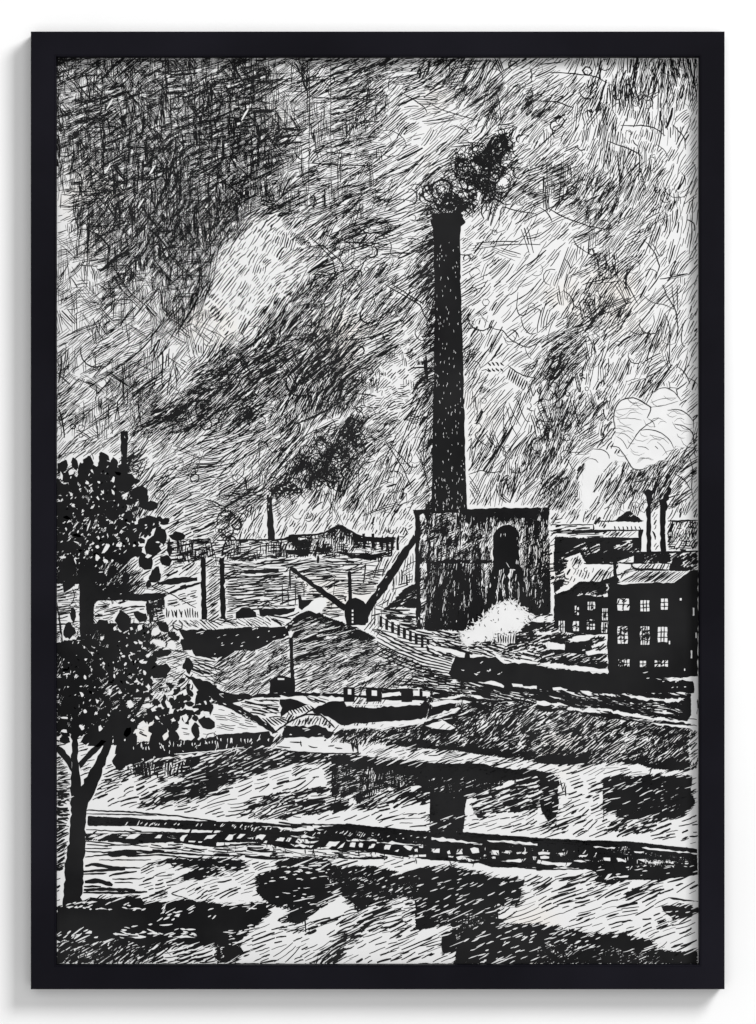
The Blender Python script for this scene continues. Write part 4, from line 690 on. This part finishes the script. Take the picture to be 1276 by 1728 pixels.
# ---- tree: trunk, limbs, leaves
Te = 'drawn_tree'
solid(Te, Q(0, 3, (110, -30), (165, -30), (164, 190), (185, 375), (290, 200), (345, 90), (375, -40), (440, -40), (395, 130), (330, 320), (275, 450), (240, 500), (226, 590), (216, 850), (205, 1050), (188, 1280), (45, 1295), (62, 1000), (98, 730), (105, 560), (112, 280)), 1.0)
solid(Te, Q(0, 3, (-8, 55), (40, 80), (112, 170), (116, 270), (60, 180), (-8, 105)), .8)
solid(Te, Q(0, 3, (164, 195), (240, 110), (340, 20), (380, 30), (300, 120), (180, 240)), .8)
solid(Te, Q(0, 2, (170, 250), (190, 240), (210, 300), (218, 700), (222, 980), (176, 980), (178, 600)), .8)
solid(Te, Q(0, 2, (112, 1300), (165, 1300), (168, 1728), (108, 1728)), .8)
line(Te, Q(0, 2, (330, 430), (390, 330), (450, 280)), 5); line(Te, Q(0, 2, (180, 450), (140, 380), (110, 330)), 3); line(Te, Q(0, 2, (590, 1560), (640, 1480), (680, 1390)), 7); line(Te, Q(0, 3, (380, 20), (460, -60), (600, -180)), 6)
crown = [Q(0, 1, (-5, 1500), (70, 1455), (130, 1480), (170, 1400), (250, 1385), (300, 1430), (340, 1375), (410, 1390), (480, 1410), (445, 1560), (500, 1620), (560, 1690), (620, 1740), (-5, 1740)),
         Q(0, 2, (-5, -5), (610, -5), (560, 60), (640, 50), (840, 62), (830, 92), (700, 150), (660, 200), (600, 300), (540, 395), (430, 400), (380, 330), (340, 420), (200, 440), (130, 430), (60, 300), (-5, 330)),
         Q(0, 2, (60, 1015), (200, 972), (330, 1000), (430, 935), (560, 912), (680, 885), (722, 960), (680, 1010), (740, 1085), (730, 1180), (850, 1205), (830, 1255), (720, 1290), (700, 1380), (560, 1420), (440, 1440), (330, 1490), (260, 1560), (200, 1520), (-5, 1560), (-5, 1290), (60, 1200))]
def leaves(poly, cover, rmin=4.2, rmax=8.0):
    q = np.array(poly); lo, hi = q.min(0), q.max(0); a = (hi - lo).prod(); n = int(-math.log(1 - cover) * a / (math.pi * ((rmin + rmax) / 2) ** 2 * .72))
    x = rng.uniform(lo[0], hi[0], n); y = rng.uniform(lo[1], hi[1], n); k = inside([tuple(v) for v in q], x, y)
    for a_, b_ in zip(x[k], y[k]):
        r_ = rng.uniform(rmin, rmax); blob(Te, (a_, b_), r_ * rng.uniform(.9, 1.15), r_ * rng.uniform(.55, .85), leaf=True, n=10)
for p, c_ in zip(crown, (.90, .80, .88)): leaves(p, c_)
leaves(Q(0, 2, (740, 1400), (850, 1320), (960, 1320), (1070, 1310), (1150, 1350), (1130, 1500), (1060, 1560), (940, 1540), (900, 1680), (830, 1640), (740, 1600), (600, 1590), (700, 1540)), .70)
leaves(Q(0, 2, (-5, 1560), (220, 1540), (420, 1460), (560, 1540), (540, 1640), (610, 1728)) + Q(0, 3, (560, 40), (470, 60), (440, 0), (300, 20), (160, 10), (60, 30), (-5, 0)), .80)
lv = [(0, 1, 200, 1410, 40, 60), (0, 1, 390, 1390, 50, 40), (0, 1, 300, 1400, 26, 40), (0, 1, 90, 1460, 50, 36), (0, 1, 470, 1450, 60, 40), (0, 1, 590, 1500, 34, 22), (0, 1, 660, 1640, 40, 40), (0, 2, 640, 130, 60, 50), (0, 2, 600, 300, 50, 46), (0, 2, 860, 300, 22, 30), (0, 2, 700, 560, 20, 26), (0, 1, 45, 1390, 36, 50), (0, 1, 140, 1370, 26, 40), (0, 1, 240, 1370, 46, 62), (0, 1, 355, 1330, 36, 46), (0, 1, 440, 1370, 30, 40), (0, 1, 510, 1405, 50, 34), (0, 1, 520, 1510, 78, 66), (0, 1, 630, 1590, 52, 56), (0, 1, 700, 1690, 66, 38), (0, 1, 560, 1660, 40, 30),
      (0, 2, 790, 190, 46, 60), (0, 2, 920, 195, 46, 34), (0, 2, 735, 270, 60, 78), (0, 2, 680, 395, 52, 54), (0, 2, 830, 380, 44, 44), (0, 2, 750, 490, 46, 58), (0, 2, 525, 508, 30, 44), (0, 2, 415, 600, 28, 24), (0, 2, 335, 510, 50, 56), (0, 2, 495, 350, 76, 56), (0, 2, 80, 430, 62, 84), (0, 2, 95, 550, 56, 50), (0, 2, 415, 480, 34, 58), (0, 2, 560, 230, 60, 70), (0, 2, 250, 480, 60, 70), (0, 2, 700, 90, 70, 50),
      (0, 2, 95, 910, 46, 52), (0, 2, 125, 790, 22, 46), (0, 2, 345, 870, 48, 44), (0, 2, 510, 840, 62, 54), (0, 2, 645, 810, 42, 46), (0, 2, 820, 890, 36, 40), (0, 2, 890, 960, 40, 34), (0, 2, 1000, 1180, 38, 52), (0, 2, 990, 1020, 44, 44), (0, 2, 800, 1085, 60, 34), (0, 2, 1150, 1620, 46, 50), (0, 2, 1060, 1680, 34, 50), (0, 2, 780, 1665, 60, 60), (0, 2, 890, 1710, 46, 40), (0, 2, 790, 1220, 70, 50), (0, 2, 1120, 1400, 50, 60), (0, 2, 1150, 1500, 40, 50), (0, 2, 490, 1650, 110, 90), (0, 3, 300, 20, 90, 60), (0, 3, 480, 180, 50, 70), (0, 3, 770, 60, 60, 84), (0, 3, 880, 20, 36, 40), (0, 3, 540, 60, 70, 80)]
for c_, r_, x, y, rx, ry in lv: blob(Te, Q(c_, r_, (x, y))[0], rx / 4.522, ry / 4.522, 0 if rx > 1.2 * ry or ry > 1.2 * rx else None, leaf=True, n=14)
# ragged leaf edges round every mass
for p in crown + [Q(0, 2, (740, 1400), (850, 1320), (1070, 1310), (1150, 1350), (1130, 1500), (1060, 1560), (900, 1680), (740, 1600), (600, 1590))]:
    rp = rough_poly(p, 3)
    for k in range(0, len(rp)):
        if rng.random() < .30 and rp[k][0] > 100: blob(Te, rp[k] + rng.normal(0, 4, 2), rng.uniform(3.5, 8), rng.uniform(2.5, 5.5), leaf=True)
wg = [(0, 1, 110, 1432, 40, 36), (0, 1, 35, 1465, 18, 40), (0, 1, 230, 1512, 16, 16), (0, 1, 322, 1510, 14, 14), (0, 1, 432, 1490, 22, 40), (0, 1, 430, 1585, 18, 32), (0, 1, 40, 1645, 14, 26), (0, 1, 312, 1630, 12, 24), (0, 1, 350, 1585, 10, 22), (0, 1, 520, 1610, 30, 22), (0, 1, 300, 1370, 24, 30), (0, 1, 600, 1540, 16, 20),
      (0, 2, 310, 275, 30, 26), (0, 2, 375, 290, 24, 50), (0, 2, 232, 320, 14, 20), (0, 2, 310, 360, 24, 36), (0, 2, 375, 385, 30, 36), (0, 2, 475, 265, 34, 24), (0, 2, 150, 240, 40, 12), (0, 2, 70, 140, 14, 24), (0, 2, 95, 220, 30, 8), (0, 2, 275, 130, 18, 10), (0, 2, 320, 205, 12, 16), (0, 2, 548, 95, 14, 20), (0, 2, 770, 240, 22, 16), (0, 2, 700, 345, 34, 30), (0, 2, 335, 468, 36, 8), (0, 2, 140, 380, 12, 40), (0, 2, 385, 70, 18, 10), (0, 2, 505, 30, 12, 26), (0, 2, 590, 265, 14, 26), (0, 2, 605, 90, 30, 26), (0, 2, 45, 355, 40, 10),
      (0, 2, 750, 925, 34, 46), (0, 2, 632, 890, 32, 38), (0, 2, 570, 900, 18, 34), (0, 2, 785, 1010, 84, 34), (0, 2, 885, 1030, 44, 50), (0, 2, 695, 1105, 32, 18), (0, 2, 508, 1108, 20, 22), (0, 2, 355, 1163, 24, 16), (0, 2, 525, 1170, 14, 32), (0, 2, 440, 1260, 13, 26), (0, 2, 215, 1270, 16, 26), (0, 2, 672, 1235, 26, 34), (0, 2, 945, 1215, 40, 22), (0, 2, 482, 1385, 34, 28), (0, 2, 562, 1480, 40, 46), (0, 2, 690, 1485, 56, 40), (0, 2, 190, 1400, 16, 44), (0, 2, 310, 1452, 26, 20), (0, 2, 405, 1385, 30, 44), (0, 2, 215, 1530, 34, 26), (0, 2, 300, 1545, 26, 26), (0, 2, 190, 1650, 26, 48), (0, 2, 1132, 1460, 24, 24), (0, 2, 1025, 1342, 18, 36), (0, 2, 1140, 1545, 44, 22), (0, 2, 980, 1585, 34, 46), (0, 2, 650, 1640, 84, 34), (0, 2, 600, 1005, 12, 22), (0, 2, 395, 1560, 18, 12), (0, 2, 455, 1500, 12, 26), (0, 2, 60, 1580, 50, 12), (0, 2, 60, 1680, 40, 22), (0, 2, 345, 975, 20, 18), (0, 2, 445, 900, 26, 18), (0, 2, 210, 1040, 8, 14), (0, 2, 765, 1580, 30, 14), (0, 2, 330, 1660, 22, 40), (0, 2, 730, 1400, 30, 14), (0, 3, 640, 15, 74, 26), (0, 3, 230, 60, 44, 12), (0, 3, 520, 20, 12, 18), (0, 3, 430, 30, 8, 40)]
for c_, r_, x, y, rx, ry in wg: blob(Te, Q(c_, r_, (x, y))[0], rx / 4.522 * rng.uniform(.45, .8), ry / 4.522 * rng.uniform(.45, .8), rng.normal(0, 25), True, n=7)
fleck(Te, crown[1], 5, 50, 4.5, 1.8, jit=25); fleck(Te, crown[0], 2, 60, 4, 1.6, jit=30); fleck(Te, crown[2], 2.2, 60, 4, 1.7, jit=30)
fleck(Te, Q(0, 2, (720, 1260), (940, 1240), (930, 1420), (760, 1420)), 16, 12, 7, 1.7)
fleck(Te, Q(0, 2, (0, 1230), (100, 1230), (90, 1300), (0, 1300)), 22, 40, 4, 1.6, jit=40)
fleck(Te, Q(0, 2, (360, 1340), (470, 1340), (440, 1450), (360, 1450)), 14, 35, 8, 1.4)

# ------------------------------------------------------------------ pen: hatch every region up to its tone
pT = [d['L'] for d in R]
RL = np.array([d['L'] for d in R], float); RW = np.array([d['w'] for d in R], float)
RIV = np.array([d['m'] in FR for d in R])
RX = np.array([d['x'] for d in R], float); RC = np.array([d['curl'] for d in R], float)
K = 7
tt = np.linspace(-.5, .5, K)
TOTAL = 0
for rnd in range(170):
    D = T - blur(cov, 8)
    wgt = np.clip(D - .015, 0, None) ** 1.3
    tot = wgt.sum()
    if tot < 400: break
    npatch = 420
    cs = np.cumsum(wgt.ravel()); idx = np.searchsorted(cs, rng.random(npatch) * cs[-1])
    py, px = np.divmod(np.minimum(idx, H * W - 1), W)
    rid = RID[py, px]; sky = rid <= NSKY; ang = ANG[py, px] + rng.normal(0, 1, npatch) * np.where(sky, 7, 5)
    crs = rng.random(npatch) < RX[rid]
    for i in np.nonzero(crs)[0]:
        xa = R[rid[i]]['xa']
        ang[i] = (xa[rng.integers(len(xa))] if xa else ang[i] + rng.choice([24, 34, -26, -38, 55])) + rng.normal(0, 5)
    curl = rng.random(npatch) < RC[rid]
    Ln = RL[rid] * rng.lognormal(0, .38, npatch)
    nst = np.where(rng.random(npatch) < .35, rng.integers(1, 3, npatch), rng.integers(3, 7, npatch)); nst[curl] = rng.integers(1, 3, curl.sum())
    rep = np.repeat(np.arange(npatch), nst); N = len(rep)
    kk = np.concatenate([np.arange(n) - (n - 1) / 2 for n in nst])
    gap = (RW[rid] * (1.3 + 2.2 * (1 - np.clip(T[py, px], 0, 1))) * rng.lognormal(0, .2, npatch))[rep]
    a = np.radians(ang[rep] + rng.normal(0, 3.0, N))
    along = rng.normal(0, .16, N) * Ln[rep]
    cx = px[rep] + kk * gap * np.sin(np.radians(ang[rep])) + along * np.cos(a)
    cy = py[rep] + kk * gap * np.cos(np.radians(ang[rep])) - along * np.sin(a)
    L = Ln[rep] * rng.uniform(.6, 1.4, N)
    bend = rng.normal(0, .28, npatch)[rep] + rng.normal(0, .07, N)
    cu = curl[rep]; bend[cu] = rng.choice([-1, 1], cu.sum()) * rng.uniform(2.6, 6.6, cu.sum()); L[cu] *= 1.3
    a[cu] = rng.uniform(0, 2 * np.pi, cu.sum())
    th = a[:, None] + bend[:, None] * tt[None]
    step = L[:, None] / (K - 1)
    dx = np.cos(th) * step; dy = -np.sin(th) * step
    X = np.cumsum(dx, 1); Y = np.cumsum(dy, 1)
    X = X - X[:, K // 2:K // 2 + 1] + cx[:, None]; Y = Y - Y[:, K // 2:K // 2 + 1] + cy[:, None]
    X += rng.normal(0, .22, X.shape); Y += rng.normal(0, .22, Y.shape)
    xi = np.clip(np.round(X), 0, W - 1).astype(int); yi = np.clip(np.round(Y), 0, H - 1).astype(int)
    inb = (X >= -1) & (X <= W) & (Y >= -1) & (Y <= H)
    tc = T[py, px][rep][:, None]
    same = (RID[yi, xi] == rid[rep][:, None]) | ((np.abs(T[yi, xi] - tc) < .2) & (T[yi, xi] > .5 * tc)) | ((RIV[RID[yi, xi]] & RIV[rid[rep]][:, None]) & (T[yi, xi] > .4 * tc)) | (cu[:, None] & (T[yi, xi] > .12))
    ok = inb & same & (D[yi, xi] > np.where(tc > .3, -.22, -.10)) & (T[yi, xi] > .004)
    m = K // 2
    good = ok.copy()
    for j in range(m + 1, K): good[:, j] &= good[:, j - 1]
    for j in range(m - 1, -1, -1): good[:, j] &= good[:, j + 1]
    cnt = good.sum(1); keep = good[:, m] & (cnt >= 3)
    X, Y, good, rep2, cnt, L = X[keep], Y[keep], good[keep], rep[keep], cnt[keep], L[keep]
    first = good.argmax(1); last = first + cnt - 1
    # resample kept run to K points
    u = first[:, None] + (last - first)[:, None] * np.linspace(0, 1, K)[None]
    f = np.floor(u).astype(int); f = np.minimum(f, K - 2); fr = u - f; rr = np.arange(len(X))[:, None]
    X = X[rr, f] * (1 - fr) + X[rr, f + 1] * fr; Y = Y[rr, f] * (1 - fr) + Y[rr, f + 1] * fr
    n = len(X)
    if n == 0: continue
    w0 = RW[rid[rep2]] * rng.lognormal(-.06, .36, n)
    prof = .45 + .55 * np.sin(np.pi * np.linspace(.12, .93, K)) ** .6
    flip = rng.random(n) < .5
    pr = np.where(flip[:, None], prof[None], prof[None, ::-1])
    Wd = w0[:, None] * pr * rng.uniform(.85, 1.15, (n, K))
    mot = rid[rep2]
    for r_ in np.unique(mot):
        s = mot == r_
        ribbons(R[r_]['m'], np.stack([X[s] + X0, Y[s] + Y0], -1), Wd[s])
    # mark as inked
    M = 28
    u = np.linspace(0, K - 1.0001, M); f = u.astype(int); fr = u - f
    Xs = X[:, f] * (1 - fr) + X[:, f + 1] * fr; Ys = Y[:, f] * (1 - fr) + Y[:, f + 1] * fr
    ddx = X[:, -1] - X[:, 0]; ddy = Y[:, -1] - Y[:, 0]; l = np.hypot(ddx, ddy) + 1e-6; nx, ny = -ddy / l, ddx / l
    for o in (-.4, 0, .4):
        oo = o * np.clip(w0 - .4, .2, None)
        cov[np.clip(np.round(Ys + (ny * oo)[:, None]), 0, H - 1).astype(int), np.clip(np.round(Xs + (nx * oo)[:, None]), 0, W - 1).astype(int)] = 1
    TOTAL += n
print('pen strokes', TOTAL, 'rounds', rnd, 'left', tot, 'regions', len(R))

# ------------------------------------------------------------------ objects
def mesh_obj(name, V, F, mats, parent=None, fm=None):
    me = bpy.data.meshes.new(name); me.from_pydata([tuple(v) for v in V], [], F)
    for m in mats: me.materials.append(m)
    o = bpy.data.objects.new(name, me); C.objects.link(o)
    if parent: o.parent = parent
    return o

wall = mesh_obj('wall', [(x, y, z) for x in (-2.5, 2.5) for y in (0, .12) for z in (-.2, 3.2)], [(0, 1, 3, 2), (4, 6, 7, 5), (0, 4, 5, 1), (2, 3, 7, 6), (0, 2, 6, 4), (1, 5, 7, 3)], [M_WALL])
wall['kind'] = 'structure'

root = bpy.data.objects.new('framed_drawing', None); C.objects.link(root)
root.empty_display_size = .1
root['label'] = 'black framed pen-and-ink drawing of a smoking factory chimney hung on white wall'
root['category'] = 'framed picture'

# frame: four mitred rails with a rounded outer arris and a fine inner sight edge
kf = (CAM_D + FRONT_Y) / (CAM_D + PAPER_Y)
ox0, ox1 = (52 - CX) * S * kf, (1223 - CX) * S * kf
oz1, oz0 = ZC - (53 - CY) * S * kf, ZC - (1669.5 - CY) * S * kf
ix0, ix1 = (94.6 - CX) * S * kf, (1180.2 - CX) * S * kf
iz1, iz0 = ZC - (95.6 - CY) * S * kf, ZC - (1628.6 - CY) * S * kf
prof = [(0, 0), (0, .0270), (.0002, .0276), (.0007, .0280), (-.0016, .0280), (-.0014, .0275), (-.0008, .0276), (-.0003, .0273), (0, .0266), (0, .0)]
# entries 0-3 measured from the outer edge, 4-9 from the sight edge
def corner(ix, iz, k):
    u, d = prof[k]
    if k < 4:
        x = (ox0 + u) if ix == 0 else (ox1 - u); z = (oz0 + u) if iz == 0 else (oz1 - u)
    else:
        x = (ix0 + u) if ix == 0 else (ix1 - u); z = (iz0 + u) if iz == 0 else (iz1 - u)
    return (x, -d, z)
for a, c in (((0, 1), (1, 1)), ((1, 1), (1, 0)), ((1, 0), (0, 0)), ((0, 0), (0, 1))):
    n = len(prof)
    V = [corner(*a, k) for k in range(n)] + [corner(*c, k) for k in range(n)]
    F = [(k, (k + 1) % n, n + (k + 1) % n, n + k) for k in range(n)] + [tuple(range(n - 1, -1, -1)), tuple(range(n, 2 * n))]
    rail = mesh_obj('frame_rail', V, F, [M_FRAME], root)

# sheet of paper lying in the rebate, drawn on in ink
pv = [world(91, 92), world(1184, 92), world(1184, 1632), world(91, 1632)]
pb = [(x, PAPER_Y + .0008, z) for x, y, z in pv]
sheet = mesh_obj('drawing_sheet', pv + pb, [(0, 3, 2, 1), (4, 5, 6, 7), (0, 1, 5, 4), (1, 2, 6, 5), (2, 3, 7, 6), (3, 0, 4, 7)], [M_PAPER], root)
sheet['label'] = 'sheet of off-white paper covered in black pen hatching'
LAB = {'hatched_sky': 'sky of dense black pen hatching', 'drawn_smoke': 'scribbled black smoke and white steam', 'drawn_chimney': 'tall solid black factory chimney in ink',
       'drawn_tree': 'dark leafy tree in ink at the left edge', 'drawn_engine_house': 'big dark works building with a domed tower in ink', 'drawn_mill': 'black mill buildings with white windows in ink',
       'drawn_crane': 'small black crane with two booms in ink', 'drawn_skyline': 'far sheds and thin stacks in ink', 'drawn_hill': 'hatched dark mound in ink', 'drawn_train': 'black train and rail yard in ink',
       'drawn_barge': 'black barge and little arches in ink', 'drawn_river': 'white water with dark reflections in ink', 'drawn_railway': 'railway embankment with small openings in ink', 'drawn_bank': 'hatched river bank in ink', 'drawn_cloud': 'thin outlines of white billowing clouds'}
for name, m in MOTIFS.items():
    V = np.concatenate(m.v)
    q = np.concatenate(m.q) if m.q else np.zeros((0, 4), int); t = np.concatenate(m.t) if m.t else np.zeros((0, 3), int)
    qm = np.concatenate(m.qm) if m.qm else np.zeros(0, int); tm = np.concatenate(m.tm) if m.tm else np.zeros(0, int)
    # face the viewer (normals towards -y)
    def orient(f):
        a, b_, c_ = V[f[:, 0]], V[f[:, 1]], V[f[:, 2]]
        ny = (b_[:, 2] - a[:, 2]) * (c_[:, 0] - a[:, 0]) - (b_[:, 0] - a[:, 0]) * (c_[:, 2] - a[:, 2])
        f = f.copy(); s = ny > 0; f[s] = f[s][:, ::-1]; return f
    if len(q): q = orient(q)
    if len(t): t = orient(t)
    me = bpy.data.meshes.new(name)
    me.vertices.add(len(V)); me.vertices.foreach_set('co', V.astype(np.float32).ravel())
    loops = np.concatenate([q.ravel(), t.ravel()]).astype(np.int32)
    tot_ = np.concatenate([np.full(len(q), 4), np.full(len(t), 3)]).astype(np.int32)
    me.loops.add(len(loops)); me.loops.foreach_set('vertex_index', loops)
    me.polygons.add(len(tot_)); me.polygons.foreach_set('loop_start', np.r_[0, np.cumsum(tot_)[:-1]].astype(np.int32))
    try: me.polygons.foreach_set('loop_total', tot_)
    except Exception: pass
    me.materials.append(M_INK); me.materials.append(M_WHITE)
    me.polygons.foreach_set('material_index', np.concatenate([qm, tm]).astype(np.int32))
    me.update(calc_edges=True)
    o = bpy.data.objects.new(name, me); C.objects.link(o); o.parent = sheet
    o['label'] = LAB.get(name, name)

# ------------------------------------------------------------------ light
world_ = bpy.data.worlds.new('World'); bpy.context.scene.world = world_; world_.use_nodes = True
bg = world_.node_tree.nodes['Background']; bg.inputs['Color'].default_value = (1, 1, 1, 1); bg.inputs['Strength'].default_value = .30
ld = bpy.data.lights.new('studio_softbox', 'AREA'); ld.shape = 'RECTANGLE'; ld.size = 1.55; ld.size_y = 1.55; ld.energy = 184
lo = bpy.data.objects.new('studio_softbox', ld); C.objects.link(lo)
lo.location = (2.45, -3.4, ZC + 2.45)
lo.rotation_euler = (Vector((0, 0, ZC)) - Vector(lo.location)).to_track_quat('-Z', 'Y').to_euler()

lf = bpy.data.lights.new('front_fill', 'AREA'); lf.shape = 'RECTANGLE'; lf.size = 3.2; lf.size_y = 3.2; lf.energy = 100  # unseen fill lamp added behind the camera, evens the shade beside the frame
lfo = bpy.data.objects.new('front_fill', lf); C.objects.link(lfo); lfo.location = (0, -5.0, ZC); lfo.rotation_euler = (math.radians(90), 0, 0)
# ------------------------------------------------------------------ camera
cd = bpy.data.cameras.new('camera'); cam = bpy.data.objects.new('camera', cd); C.objects.link(cam)
cam.location = (0, -CAM_D, ZC); cam.rotation_euler = (math.radians(90), 0, 0)
cd.sensor_fit = 'VERTICAL'; cd.sensor_height = 24; cd.lens = 24 * (CAM_D + PAPER_Y) / (1728 * S); cd.clip_end = 100; cd.clip_start = .05
sc = bpy.context.scene; sc.camera = cam
sc.view_settings.view_transform = 'Standard'; sc.view_settings.look = 'None'; sc.view_settings.exposure = 0; sc.view_settings.gamma = 1; sc.view_settings.use_curve_mapping = False
sc.cycles.max_bounces = 6
